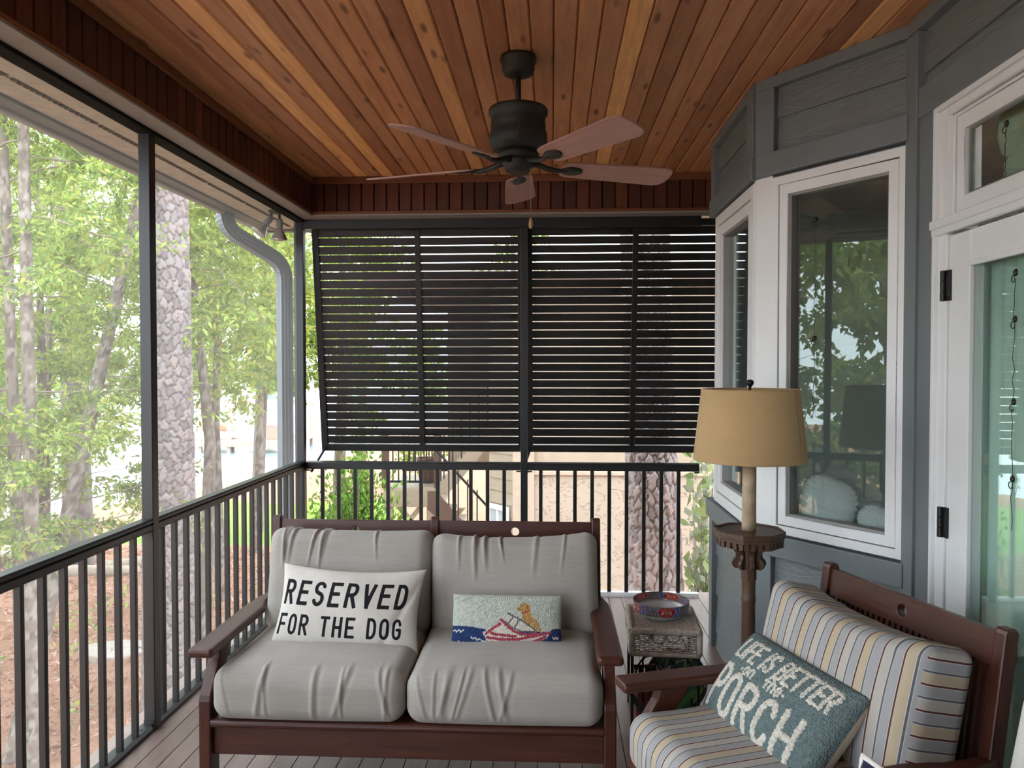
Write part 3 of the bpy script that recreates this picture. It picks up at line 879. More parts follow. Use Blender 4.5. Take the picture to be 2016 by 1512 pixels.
# pleated white cushions on the stool inside the angled window
M['pleat'] = fabric_mat('pale_grey_pleated_cloth', c4(0.48, 0.52, 0.52), (30, 30, 30), 0.06)
def pleated(loc, r, h, rz, label):
    n = 96; mb = MB(); v = []; f = []
    rows = 40
    for i in range(rows + 1):
        a = i / rows
        rr = r * math.sin(a * PI) ** 0.6; zz = h * (1 - math.cos(a * PI)) / 2
        for j in range(n):
            an = 2 * PI * j / n
            k = 1 + 0.05 * math.cos(i * 2.2 + 0.6 * math.sin(an * 2)) 
            v.append((rr * k * math.cos(an), rr * k * math.sin(an) * 0.45, zz))
    for i in range(rows):
        for j in range(n): f.append((i * n + j, i * n + (j + 1) % n, (i + 1) * n + (j + 1) % n, (i + 1) * n + j))
    mb.add(v, f)
    o = mb.build('pleated_cushion', M['pleat'], smooth=True); o.location = loc; o.rotation_euler = (0, 0.25, rz)
    tag(o, label, 'cushion', 'pleated cushions inside the bay')
pleated((1.16, 3.40, 0.86), 0.13, 0.24, -0.9, 'larger pleated white cushion standing inside the angled window')
pleated((1.33, 3.22, 0.86), 0.11, 0.13, -0.9, 'smaller pleated white cushion inside the angled window, nearer the door')

# little hooks with hanging wires on the panes
def wire(wm, x, z0, z1, label, cups, seed=0):
    rnd = random.Random(seed)
    t = empty('hanging_wire', (0, 0, 0), 0, label, 'ornament', 'wires hanging on the panes')
    t.matrix_world = wm @ Matrix.Translation((x, -0.001, z1))
    mt = plain('dark_wire', c4(0.04, 0.04, 0.035), 0.4, 0.6)
    pts = [(0.006 * rnd.uniform(-1, 1), -0.004 - 0.002 * rnd.random(), -(z1 - z0) * i / 24) for i in range(25)]
    MB().tube(pts, 0.0011, 5).build('wire', mt, t, True)
    for c in cups:
        z = -(z1 - z0) * c
        MB().lathe([(0.0, 0.006), (0.006, 0.005), (0.011, 0.0), (0.0, 0.0)], 16, (0, -0.002, z), ax=Matrix.Rotation(PI / 2, 3, 'X')).build('suction_cup', mt, t, True)
        MB().tube([(0.010 * math.cos(a), -0.008, z - 0.018 + 0.010 * math.sin(a)) for a in [PI * 0.5 + i * 0.45 for i in range(11)]], 0.0016, 6).build('hook', mt, t, True)
    return t
wD_pane = wD.matrix_world @ Matrix.Translation((0, 0.016, 0))
wire(wD_pane, DX(2.36), 1.08, 1.84, 'thin wire with hooks hanging inside the door glass', (0.0, 0.18, 0.5, 0.8), 1)
wire(wD.matrix_world @ Matrix.Translation((0, 0.018, 0)), DX(2.42), 2.13, 2.30, 'short wire and hook on the transom pane', (0.05,), 2)
wA_pane = wA.matrix_world @ Matrix.Translation((0, 0.018, 0))
wire(wA_pane, 0.627, 0.95, 2.20, 'long wire on the angled window near its right edge', (0.0, 0.5, 0.75, 0.97), 3)
wire(wA_pane, 0.27, 1.35, 2.18, 'wire on the angled window near its left edge', (0.0, 0.6), 4)

# ================================================================== furniture
def rail_with_hole(x0, x1, z0, z1, y0, y1, hx, hz, hr):
    """flat board with a round hole"""
    n = 48
    inner = [(hx + hr * math.cos(2 * PI * i / n), hz + hr * math.sin(2 * PI * i / n)) for i in range(n)]
    outer = []
    for i in range(n):
        c, s = math.cos(2 * PI * i / n), math.sin(2 * PI * i / n)
        tx = ((x1 - hx) / c if c > 0 else (x0 - hx) / c) if abs(c) > 1e-9 else 1e9
        tz = ((z1 - hz) / s if s > 0 else (z0 - hz) / s) if abs(s) > 1e-9 else 1e9
        k = min(tx, tz); outer.append((hx + c * k, hz + s * k))
    # snap the nearest ring points to the corners
    for cx in (x0, x1):
        for cz in (z0, z1):
            j = min(range(n), key=lambda i: math.hypot(outer[i][0] - cx, outer[i][1] - cz)); outer[j] = (cx, cz)
    v = [(p[0], y, p[1]) for y in (y0, y1) for p in inner + outer]
    f = []
    for i in range(n):
        k = (i + 1) % n
        f.append((i, n + i, n + k, k)); f.append((2 * n + i, 2 * n + k, 3 * n + k, 3 * n + i))
        f.append((i, k, 2 * n + k, 2 * n + i)); f.append((n + i, 3 * n + i, 3 * n + k, n + k))
    return MB().add(v, f)

def seat_frame(name, nseat, W, loc, rz, label, cat):
    """mahogany lounge frame. W = width over the arms; local -y is the front"""
    t = empty(name, loc, rz, label, cat)
    yf, yb = -0.355, 0.375
    aw = 0.088
    pW = W - 0.07
    for sx in (-1, 1):
        # arm
        xo = sx * W / 2; xi = sx * (W / 2 - aw)
        poly = [(xo, yf - 0.040), (xi, yf - 0.040), (xi, 0.10), (sx * (W / 2 - 0.066), 0.175), (sx * (W / 2 - 0.066), 0.315), (xo - sx * 0.030, 0.315), (xo - sx * 0.006, 0.20), (xo, 0.08)]
        o = MB().prism(poly, 0.570, 0.602, 'z').build('arm', M['mahog_y'], t, bevel=0.012, seg=3); fix_normals(o)
        # front leg, sweeping back under the arm
        front = [(yf, 0.0), (yf, 0.405), (yf + 0.006, 0.425), (yf + 0.045, 0.478), (yf + 0.080, 0.530), (yf + 0.098, 0.575)]
        back = [(yf + 0.200, 0.575), (yf + 0.170, 0.530), (yf + 0.125, 0.47), (yf + 0.085, 0.42), (yf + 0.075, 0.39), (yf + 0.075, 0.0)]
        xc = sx * (W / 2 - 0.042)
        o = MB().prism(front + back, xc - 0.021, xc + 0.021, 'x').build('leg', M['mahog_z'], t, bevel=0.005); fix_normals(o)
        # back leg and post in one
        xc = sx * (pW / 2 - 0.018)
        o = MB().prism([(0.300, 0), (0.255, 0.36), (0.333, 0.905), (0.338, 0.918), (0.366, 0.918), (0.375, 0.905), (0.300, 0.36), (0.345, 0)], xc - 0.018, xc + 0.018, 'x').build('leg', M['mahog_z'], t, bevel=0.005); fix_normals(o)
        o = boxobj('side_rail', (xc - 0.012, xc + 0.012, yf + 0.05, 0.28, 0.23, 0.335), M['mahog_y'], t, 0.003)
    sw = (pW - 0.036) / nseat
    tilt = math.atan2(0.075, 0.545)
    def back_pt(z): return 0.258 + (z - 0.36) * 0.0779 / 0.545 * 1.0
    if nseat == 2:
        o = MB().prism([(0.255, 0.30), (0.333, 0.905), (0.338, 0.918), (0.366, 0.918), (0.375, 0.905), (0.300, 0.30)], -0.018, 0.018, 'x').build('back_post', M['mahog_z'], t, bevel=0.005); fix_normals(o)
    for i in range(nseat):
        x0 = -pW / 2 + 0.018 + sw * i + 0.014; x1 = x0 + sw - 0.028
        xm = (x0 + x1) / 2
        o = rail_with_hole(x0 - xm, x1 - xm, -0.043, 0.043, -0.014, 0.014, 0.0, 0.0, 0.0175).build('top_rail', M['mahog_x'], t); fix_normals(o)
        o.location = (xm, back_pt(0.858) + 0.022, 0.858); o.rotation_euler = (-tilt, 0, 0); add_bevel(o, 0.003)
        nsl = int((x1 - x0) / 0.0222)
        sl = MB().box(-0.006, 0.006, -0.008, 0.008, -0.235, 0.235).mesh('slat'); sl.materials.append(M['mahog_z'])
        for k in range(nsl):
            inst('slat', sl, t, (x0 + (k + 0.5) * (x1 - x0) / nsl, back_pt(0.585) + 0.024, 0.585), (-tilt, 0, 0))
        o = boxobj('lower_rail', (x0, x1, back_pt(0.34) + 0.01, back_pt(0.34) + 0.038, 0.31, 0.37), M['mahog_x'], t, 0.003)
    # front: bull-nosed seat rail above a plain apron
    hx = W / 2 - 0.063
    bn = [(yf + 0.062, 0.314), (yf + 0.012, 0.314)] + [(yf + 0.012 - 0.016 * math.sin(a), 0.3295 - 0.0155 * math.cos(a)) for a in [PI * k / 8 for k in range(1, 8)]] + [(yf + 0.012, 0.345), (yf + 0.062, 0.345)]
    o = MB().prism(bn, -hx, hx, 'x').build('seat_rail', M['mahog_x'], t); fix_normals(o)
    boxobj('apron', (-hx, hx, yf + 0.022, yf + 0.045, 0.213, 0.312), M['mahog_x'], t, 0.003)
    for k in range(6):
        y = yf + 0.10 + k * 0.09
        boxobj('seat_slat', (-pW / 2 + 0.03, pW / 2 - 0.03, y, y + 0.06, 0.318, 0.338), M['mahog_x'], t, 0.003)
    return t

def cube_grid(nx, ny, nz):
    """unit cube surface grid, points in [-1,1]^3"""
    v = {}; V = []; Fs = []
    def idx(i, j, k):
        key = (i, j, k)
        if key not in v:
            v[key] = len(V); V.append((2 * i / nx - 1, 2 * j / ny - 1, 2 * k / nz - 1))
        return v[key]
    for i in range(nx):
        for j in range(ny):
            Fs.append((idx(i, j, 0), idx(i, j + 1, 0), idx(i + 1, j + 1, 0), idx(i + 1, j, 0)))
            Fs.append((idx(i, j, nz), idx(i + 1, j, nz), idx(i + 1, j + 1, nz), idx(i, j + 1, nz)))
    for i in range(nx):
        for k in range(nz):
            Fs.append((idx(i, 0, k), idx(i + 1, 0, k), idx(i + 1, 0, k + 1), idx(i, 0, k + 1)))
            Fs.append((idx(i, ny, k), idx(i, ny, k + 1), idx(i + 1, ny, k + 1), idx(i + 1, ny, k)))
    for j in range(ny):
        for k in range(nz):
            Fs.append((idx(0, j, k), idx(0, j, k + 1), idx(0, j + 1, k + 1), idx(0, j + 1, k)))
            Fs.append((idx(nx, j, k), idx(nx, j + 1, k), idx(nx, j + 1, k + 1), idx(nx, j, k + 1)))
    return np.array(V), Fs

def cushion(name, size, r, crown, mats, matf=None, wr=None, n=(72, 60, 16), warp=None):
    hx, hy, hz = [q / 2 for q in size]
    P, Fs = cube_grid(*n)
    # crowd the grid towards the rounded edges
    half = np.array([hx, hy, hz])
    pre = P * half
    inn = np.clip(pre, -(half - r), half - r)
    off = pre - inn
    ln = np.linalg.norm(off, axis=1, keepdims=True); ln[ln < 1e-9] = 1
    Q = inn + off / ln * np.minimum(ln, 1e9) * 0 + off / ln * r
    Q[(np.abs(off).sum(1) < 1e-9)] = pre[(np.abs(off).sum(1) < 1e-9)]
    sx, sy, sz = Q[:, 0] / hx, Q[:, 1] / hy, Q[:, 2] / hz
    cz, cy = crown
    Q[:, 2] += np.sign(sz) * np.minimum(1, np.abs(sz) * 1.2) * cz * (1 - sx ** 2) * (1 - sy ** 2)
    Q[:, 1] += np.sign(sy) * np.minimum(1, np.abs(sy) * 1.2) * cy * (1 - sx ** 2) * (1 - sz ** 2)
    if wr is not None: Q = wr(Q, sx, sy, sz)
    if warp is not None: Q = warp(Q, sx, sy, sz)
    me = bpy.data.meshes.new(name)
    me.from_pydata([tuple(p) for p in Q], [], Fs)
    me.polygons.foreach_set('use_smooth', [True] * len(me.polygons))
    for m in mats: me.materials.append(m)
    if matf is not None:
        nn = np.zeros(len(me.polygons) * 3); me.polygons.foreach_get('normal', nn); nn = nn.reshape(-1, 3)
        me.polygons.foreach_set('material_index', matf(nn).astype(int))
    me.update()
    return me

def gathers(seed, face, n=9, amp=0.006, lim=0.85):
    """soft pulled folds: grooves running across an edge of the cushion"""
    rnd = np.random.RandomState(seed)
    xs = np.sort(rnd.uniform(-lim, lim, n)); ws = rnd.uniform(0.012, 0.026, n); am = rnd.uniform(0.4, 1.0, n) * amp; sl = rnd.uniform(-0.10, 0.10, n)
    up = rnd.uniform(0.62, 0.93, n) if face == 'front' else rnd.uniform(0.15, 0.75, n)
    low = rnd.uniform(-6, 6, (4, 3))
    def f(Q, sx, sy, sz):
        d = np.zeros(len(Q))
        along = sz if face in ('front', 'backtop') else sy
        for i in range(n):
            xx = sx - xs[i] - sl[i] * along
            if face == 'front':      # fold lives on the front face and dies out over the top
                mask = np.clip((-sy - up[i] * 0.9) / 0.25, 0, 1) * np.clip((sz + 0.9) / 0.4, 0, 1)
            else:                    # fold lives at the top of an upright cushion and dies out downwards
                mask = np.clip((sz - up[i] * 0.7 + 0.1) / 0.5, 0, 1)
            d += am[i] * (np.exp(-(xx / ws[i]) ** 2) - 0.45 * np.exp(-((xx - 2.2 * ws[i]) / ws[i]) ** 2)) * mask
        soft = np.zeros(len(Q))
        for a, b, c in low: soft += 0.0022 * np.sin(a * sx + b * sy * 0.8 + c)
        Q = Q.copy()
        if face == 'front':
            Q[:, 1] -= d * np.clip(-sy, 0, 1); Q[:, 2] += (d * 0.6 + soft) * np.clip(sz, 0, 1)
        else:
            Q[:, 1] -= (d + soft) * np.clip(-sy, 0, 1); Q[:, 2] += d * 0.8 * np.clip(sz, 0, 1)
        return Q
    return f

def put(me, name, M4, label, cat, group=None):
    o = bpy.data.objects.new(name, me); link(o); o.matrix_world = M4
    return tag(o, label, cat, group)

# ---- loveseat
LV = Vector((-0.501, 2.955, 0))
seat_frame('loveseat', 2, 1.480, LV, 0.0, 'dark mahogany loveseat frame with slatted back and flat arms', 'sofa')
LM = Matrix.Translation(LV)
seat_top = 0.52
for i, (xc, sd) in enumerate(((-0.335, 4), (0.340, 9))):
    me = cushion('seat_cushion', (0.672, 0.640, 0.178), 0.058, (0.016, 0.010), [M['greycloth']], wr=gathers(sd, 'front', 9, 0.0055), n=(150, 90, 30))
    put(me, 'seat_cushion', LM @ Matrix.Translation((xc, -0.065, 0.345 + 0.090)), ('grey seat cushion on the left half of the loveseat', 'grey seat cushion on the right half of the loveseat')[i], 'cushion', 'loveseat seat cushions')
def droop(k):
    def f(Q, sx, sy, sz):
        Q = Q.copy()
        Q[:, 2] -= np.clip(sz, 0, 1) ** 2 * 0.016 * k * (1 - np.abs(sx) ** 2.5)
        return Q
    return f
for i, (xc, sd, rl, dk) in enumerate(((-0.322, 21, 0.010, 0.7), (0.350, 35, -0.018, 1.6))):
    me = cushion('back_cushion', (0.672, 0.165, 0.420), 0.055, (0.0, 0.030), [M['greycloth']], wr=gathers(sd, 'backtop', 7, 0.008), n=(150, 30, 90), warp=droop(dk))
    put(me, 'back_cushion', LM @ Matrix.Translation((xc, 0.195, 0.685 - 0.006 * i)) @ Matrix.Rotation(-0.185, 4, 'X') @ Matrix.Rotation(rl, 4, 'Y'), ('grey back cushion behind the lettered cream pillow', 'grey back cushion behind the boat pillow')[i], 'cushion', 'loveseat back cushions')

# ---- striped armchairs
ST = [('a', 0.300), ('d', 0.020), ('t', 0.150), ('r', 0.025), ('a2', 0.150), ('d', 0.02), ('b', 0.15), ('r', 0.025)]
def stripe_mat(name, axis, per=0.128, off=0.0):
    m, nt, b = newmat(name)
    tc = nd(nt, 'ShaderNodeTexCoord'); sp = nd(nt, 'ShaderNodeSeparateXYZ'); lk(nt, tc.outputs['Object'], sp.inputs[0])
    md = nd(nt, 'ShaderNodeMath', operation='MULTIPLY'); md.inputs[1].default_value = 1 / per
    lk(nt, sp.outputs['XYZ'.index(axis)], md.inputs[0])
    ad = nd(nt, 'ShaderNodeMath', operation='ADD'); ad.inputs[1].default_value = 10 + off; lk(nt, md.outputs[0], ad.inputs[0])
    fr = nd(nt, 'ShaderNodeMath', operation='FRACT'); lk(nt, ad.outputs[0], fr.inputs[0])
    grey = c4(0.335, 0.34, 0.345); lt = c4(0.43, 0.405, 0.36); tan = c4(0.45, 0.375, 0.265); red = c4(0.10, 0.035, 0.03); dk = c4(0.11, 0.12, 0.14); wh = c4(0.58, 0.56, 0.51)
    seq = [(grey, .19), (wh, .010), (red, .040), (wh, .010), (tan, .19), (wh, .010), (dk, .040), (wh, .010), (grey, .19), (wh, .010), (red, .040), (wh, .010), (lt, .19), (wh, .010), (dk, .040), (wh, .010)]
    tot = sum(w for _, w in seq); p = 0; stops = []
    for c, w in seq: stops.append((p / tot, c)); p += w
    col = ramp(nt, fr.outputs[0], stops, 'CONSTANT')
    c = coords(nt, (50, 50, 50) ); f = noise(nt, coords(nt, (3, 70, 70) if axis != 'X' else (70, 70, 8)), 3, 3)
    col = mixc(nt, 0.16, col, mixc(nt, f, (0.1, 0.09, 0.08, 1), (0.9, 0.88, 0.84, 1)), 'SOFT_LIGHT')
    lk(nt, col, b.inputs['Base Color']); b.inputs['Roughness'].default_value = 0.95; b.inputs['Specular IOR Level'].default_value = 0.2
    bump(nt, b, f, 0.3, 0.0015)
    return m
M['stripe_x'] = stripe_mat('striped_cloth', 'X', 0.128, 0.1)
M['stripe_z'] = stripe_mat('striped_cloth_boxing', 'Z', 0.128, 0.35)
side_pick = lambda nn: (np.abs(nn[:, 0]) > 0.80)

CH = Vector((0.687, 2.178, 0)); CRZ = math.radians(-72)
seat_frame('armchair', 1, 0.77, CH, CRZ, 'dark mahogany armchair with striped cushions beside the floor lamp', 'chair')
CM = Matrix.Translation(CH) @ Matrix.Rotation(CRZ, 4, 'Z')
me = cushion('seat_cushion', (0.645, 0.64, 0.178), 0.060, (0.016, 0.012), [M['stripe_x'], M['stripe_x']], wr=gathers(50, 'front', 3, 0.004), n=(96, 80, 24))
put(me, 'seat_cushion', CM @ Matrix.Translation((0, -0.065, 0.345 + 0.09)), 'striped seat cushion of the armchair beside the lamp', 'cushion')
me = cushion('back_cushion', (0.650, 0.175, 0.430), 0.045, (0.0, 0.030), [M['stripe_x'], M['stripe_z']], side_pick, wr=gathers(61, 'backtop', 4, 0.006), n=(110, 28, 80), warp=droop(2.1))
put(me, 'back_cushion', CM @ Matrix.Translation((-0.01, 0.170, 0.668)) @ Matrix.Rotation(-0.22, 4, 'X'), 'striped upright back cushion of the armchair beside the lamp', 'cushion')
# the neighbouring chair, of which only a cushion and a pillow reach into the picture
CH2 = CH + Vector((0.308, -0.951, 0)) * 0.86
seat_frame('armchair', 1, 0.77, CH2, CRZ, 'second mahogany armchair nearest the camera, mostly below the picture', 'chair')
CM2 = Matrix.Translation(CH2) @ Matrix.Rotation(CRZ, 4, 'Z')
me = cushion('seat_cushion', (0.645, 0.64, 0.178), 0.060, (0.016, 0.012), [M['whitecloth']], n=(40, 40, 14))
put(me, 'seat_cushion', CM2 @ Matrix.Translation((0, -0.065, 0.345 + 0.09)), 'off-white seat cushion of the nearest armchair', 'cushion')
me = cushion('back_cushion', (0.655, 0.150, 0.455), 0.065, (0.0, 0.032), [M['whitecloth']], n=(40, 20, 40))
put(me, 'back_cushion', CM2 @ Matrix.Translation((0, 0.185, 0.690)) @ Matrix.Rotation(-0.22, 4, 'X'), 'off-white back cushion at the right edge of the picture', 'cushion')

# ------------------------------------------------------------------ scatter pillows
def seg_dist(P, a, b):
    a = np.array(a, float); b = np.array(b, float)
    ab = b - a; L = ab @ ab
    if L < 1e-12: return np.linalg.norm(P - a, axis=1)
    t = np.clip(((P - a) @ ab) / L, 0, 1)
    return np.linalg.norm(P - (a + t[:, None] * ab), axis=1)
def seg_box(P, a, b, w):
    """flat-ended stroke: signed distance to the box around segment a-b"""
    a = np.array(a, float); b = np.array(b, float)
    ab = b - a; L = math.hypot(*ab)
    if L < 1e-9: return np.linalg.norm(P - a, axis=1) - w
    u = ab / L; n = np.array((-u[1], u[0]))
    q = P - (a + b) / 2
    dx = np.abs(q @ u) - L / 2; dy = np.abs(q @ n) - w
    return np.maximum(dx, dy)
def poly_sd(P, poly):
    poly = np.array(poly, float); n = len(poly)
    inside = np.zeros(len(P), bool); d = np.full(len(P), 1e9)
    for i in range(n):
        a, b = poly[i], poly[(i + 1) % n]
        d = np.minimum(d, seg_dist(P, a, b))
        c = ((a[1] > P[:, 1]) != (b[1] > P[:, 1])) & (P[:, 0] < (b[0] - a[0]) * (P[:, 1] - a[1]) / (b[1] - a[1] + 1e-12) + a[0])
        inside ^= c
    return np.where(inside, -d, d)
def arc(cx, cy, rx, ry, a0, a1, n=9):
    return [(cx + rx * math.cos(math.radians(a0 + (a1 - a0) * i / n)), cy + ry * math.sin(math.radians(a0 + (a1 - a0) * i / n))) for i in range(n + 1)]
GL = {
 'R': [[(0, 0), (0, 1)], [(0, 1), (.55, 1)] + arc(.55, .75, .45, .25, 90, -90) + [(0, .5)], [(.5, .5), (1, 0)]],
 'E': [[(0, 0), (0, 1)], [(0, 1), (1, 1)], [(0, .52), (.85, .52)], [(0, 0), (1, 0)]],
 'S': [arc(.5, .76, .5, .24, 20, 270, 12) + arc(.5, .25, .5, .25, 90, -160, 12)],
 'V': [[(0, 1), (.5, 0)], [(.5, 0), (1, 1)]],
 'D': [[(0, 0), (0, 1)], [(0, 1), (.4, 1)] + arc(.4, .6, .6, .4, 90, 0) + arc(.4, .4, .6, .4, 0, -90) + [(0, 0)]],
 'F': [[(0, 0), (0, 1)], [(0, 1), (1, 1)], [(0, .5), (.85, .5)]],
 'O': [arc(.5, .7, .5, .3, 0, 180, 10) + arc(.5, .3, .5, .3, 180, 360, 10) + [(1, .7)]],
 'T': [[(0, 1), (1, 1)], [(.5, 0), (.5, 1)]],
 'H': [[(0, 0), (0, 1)], [(1, 0), (1, 1)], [(0, .5), (1, .5)]],
 'G': [arc(.5, .7, .5, .3, 10, 180, 10) + arc(.5, .3, .5, .3, 180, 360, 10) + [(1, .48), (.55, .48)]],
 'L': [[(0, 1), (0, 0)], [(0, 0), (1, 0)]],
 'I': [[(.5, 0), (.5, 1)]],
 'B': [[(0, 0), (0, 1)], [(0, 1), (.5, 1)] + arc(.5, .76, .45, .24, 90, -90) + [(0, .52), (.5, .52)] + arc(.5, .26, .5, .26, 90, -90) + [(0, 0)]],
 'P': [[(0, 0), (0, 1)], [(0, 1), (.5, 1)] + arc(.5, .74, .5, .26, 90, -90) + [(0, .48)]],
 'C': [arc(.5, .7, .5, .3, 15, 180, 10) + arc(.5, .3, .5, .3, 180, 345, 10)],
 'A': [[(0, 0), (.5, 1)], [(.5, 1), (1, 0)], [(.22, .36), (.78, .36)]],
 'o': [arc(.5, .33, .5, .33, 0, 360, 16)],
 'n': [[(0, 0), (0, .66)], arc(.5, .38, .5, .28, 180, 0, 8) + [(1, 0)]],
 't': [[(.5, 0), (.5, .95)], [(0, .62), (1, .62)]],
 'h': [[(0, 0), (0, 1)], arc(.5, .38, .5, .28, 180, 0, 8) + [(1, 0)]],
 'e': [[(0, .34), (1, .34)] + arc(.5, .33, .5, .33, 0, 320, 14)],
 '.': [[(.5, .30), (.5, .32)]],
}
def text_sd(P, items, butt=False):
    """items: (char, x, y, w, h, slant, halfwidth)"""
    d = np.full(len(P), 1e9)
    for ch, x, y, w, h, sl, hw in items:
        near = (P[:, 0] > x - h) & (P[:, 0] < x + w + h) & (P[:, 1] > y - h * .6) & (P[:, 1] < y + h * 1.6)
        if not near.any(): continue
        Q = P[near]; dd = np.full(len(Q), 1e9)
        for st in GL[ch]:
            pts = [(x + px * w + sl * py * h, y + py * h) for px, py in st]
            for a, b in zip(pts[:-1], pts[1:]):
                if butt and len(pts) == 2:
                    a = np.array(a); b = np.array(b); u = (b - a) / np.linalg.norm(b - a) * hw
                    dd = np.minimum(dd, seg_box(Q, a - u, b + u, hw))
                else:
                    dd = np.minimum(dd, seg_dist(Q, a, b) - hw)
        d[near] = np.minimum(d[near], dd)
    return d

def pillow(name, w, h, t, layers_fn, mats, n=(220, 120), pinch=0.06, puff=0.42, corner=0.0, lift=None, sag=0.0):
    nx, ny = n
    s = np.linspace(-1, 1, nx + 1); q = np.linspace(-1, 1, ny + 1)
    # denser towards the seam so that the edge is round
    sg, qg = np.meshgrid(s, q, indexing='ij')
    sg = sg.ravel(); qg = qg.ravel()
    X = w / 2 * sg * (1 - pinch * (1 - qg ** 2) * np.abs(sg) ** 2)
    Y = h / 2 * qg * (1 - pinch * 1.2 * (1 - sg ** 2) * np.abs(qg) ** 2) - sag * (1 - sg ** 2)
    Z = t / 2 * (np.clip((1 - sg ** 2) * (1 - qg ** 2), 0, 1)) ** puff
    P2 = np.stack([X, Y], 1)
    attrs = layers_fn(np.stack([sg * w / 2, qg * h / 2], 1)) if layers_fn else {}
    Zf = Z.copy()
    if lift: Zf = Zf + lift(attrs, np.stack([sg, qg], 1)) * np.clip((1 - np.abs(sg)) * 14, 0, 1) * np.clip((1 - np.abs(qg)) * 14, 0, 1)
    nv = (nx + 1) * (ny + 1)
    V = np.concatenate([np.stack([X, Y, Zf], 1), np.stack([X, Y, -Z], 1)])
    Fs = []; mi = []
    ix = lambda i, j: i * (ny + 1) + j
    for i in range(nx):
        for j in range(ny):
            a, b, c, d = ix(i, j), ix(i + 1, j), ix(i + 1, j + 1), ix(i, j + 1)
            Fs.append((a, b, c, d)); mi.append(0)
            Fs.append((nv + a, nv + d, nv + c, nv + b)); mi.append(len(mats) - 1)
    me = bpy.data.meshes.new(name)
    me.from_pydata([tuple(p) for p in V], [], Fs)
    for m in mats: me.materials.append(m)
    me.polygons.foreach_set('material_index', mi)
    me.polygons.foreach_set('use_smooth', [True] * len(me.polygons))
    for k, a in attrs.items():
        at = me.attributes.new(k, 'FLOAT', 'POINT')
        at.data.foreach_set('value', np.concatenate([a, np.full(nv, 1.0)]).astype(np.float32))
    me.update()
    bm = bmesh.new(); bm.from_mesh(me); bmesh.ops.remove_doubles(bm, verts=bm.verts, dist=1e-5); bm.to_mesh(me); bm.free()
    return me

def lean(x, y, z, lean_back, yaw=0.0, roll=0.0, base=LM):
    """pillow matrix: local x right, local y up the pillow, local z its face; leaning back by an angle from upright"""
    return base @ Matrix.Translation((x, y, z)) @ Matrix.Rotation(yaw, 4, 'Z') @ Matrix.Rotation(PI / 2 - lean_back, 4, 'X') @ Matrix.Rotation(roll, 4, 'Z')

# cream pillow with black letters
def reserved(P):
    items = []
    w1, h1 = 0.0325, 0.082
    for i, ch in enumerate('RESERVED'):
        items.append((ch, -0.256 + i * 0.0645, 0.004, w1, h1, 0.09, 0.0072))
    w2, h2 = 0.0255, 0.066
    x = -0.262
    for ch in 'FOR THE DOG':
        if ch == ' ': x += 0.034; continue
        items.append((ch, x, -0.108, w2, h2, 0.04, 0.0056)); x += 0.0485
    return {'ink': text_sd(P, items, True)}
M['letters'] = attr_mat('cream_cotton_with_black_print', 'ink', c4(0.60, 0.57, 0.515), [('ink', c4(0.012, 0.012, 0.015))], vary=0.04)
M['cream'] = fabric_mat('cream_cotton', c4(0.60, 0.57, 0.515), (30, 30, 30), 0.05)
def wob(a, sq):
    s, q = sq[:, 0], sq[:, 1]
    return 0.004 * np.sin(5 * s + 3 * q) * (1 - s ** 2) + 0.006 * np.exp(-((s + q * .4 + .75) / .07) ** 2) * (q ** 2) - 0.005 * np.exp(-((s - q * .3 - .8) / .06) ** 2)
me = pillow('lettered_pillow', 0.570, 0.315, 0.15, reserved, [M['letters'], M['cream']], n=(300, 170), pinch=0.07, lift=wob, sag=0.012)
put(me, 'lettered_pillow', lean(-0.277, -0.020, 0.638, 0.46, 0.0, -0.035), 'cream pillow lettered RESERVED FOR THE DOG on the loveseat', 'pillow')

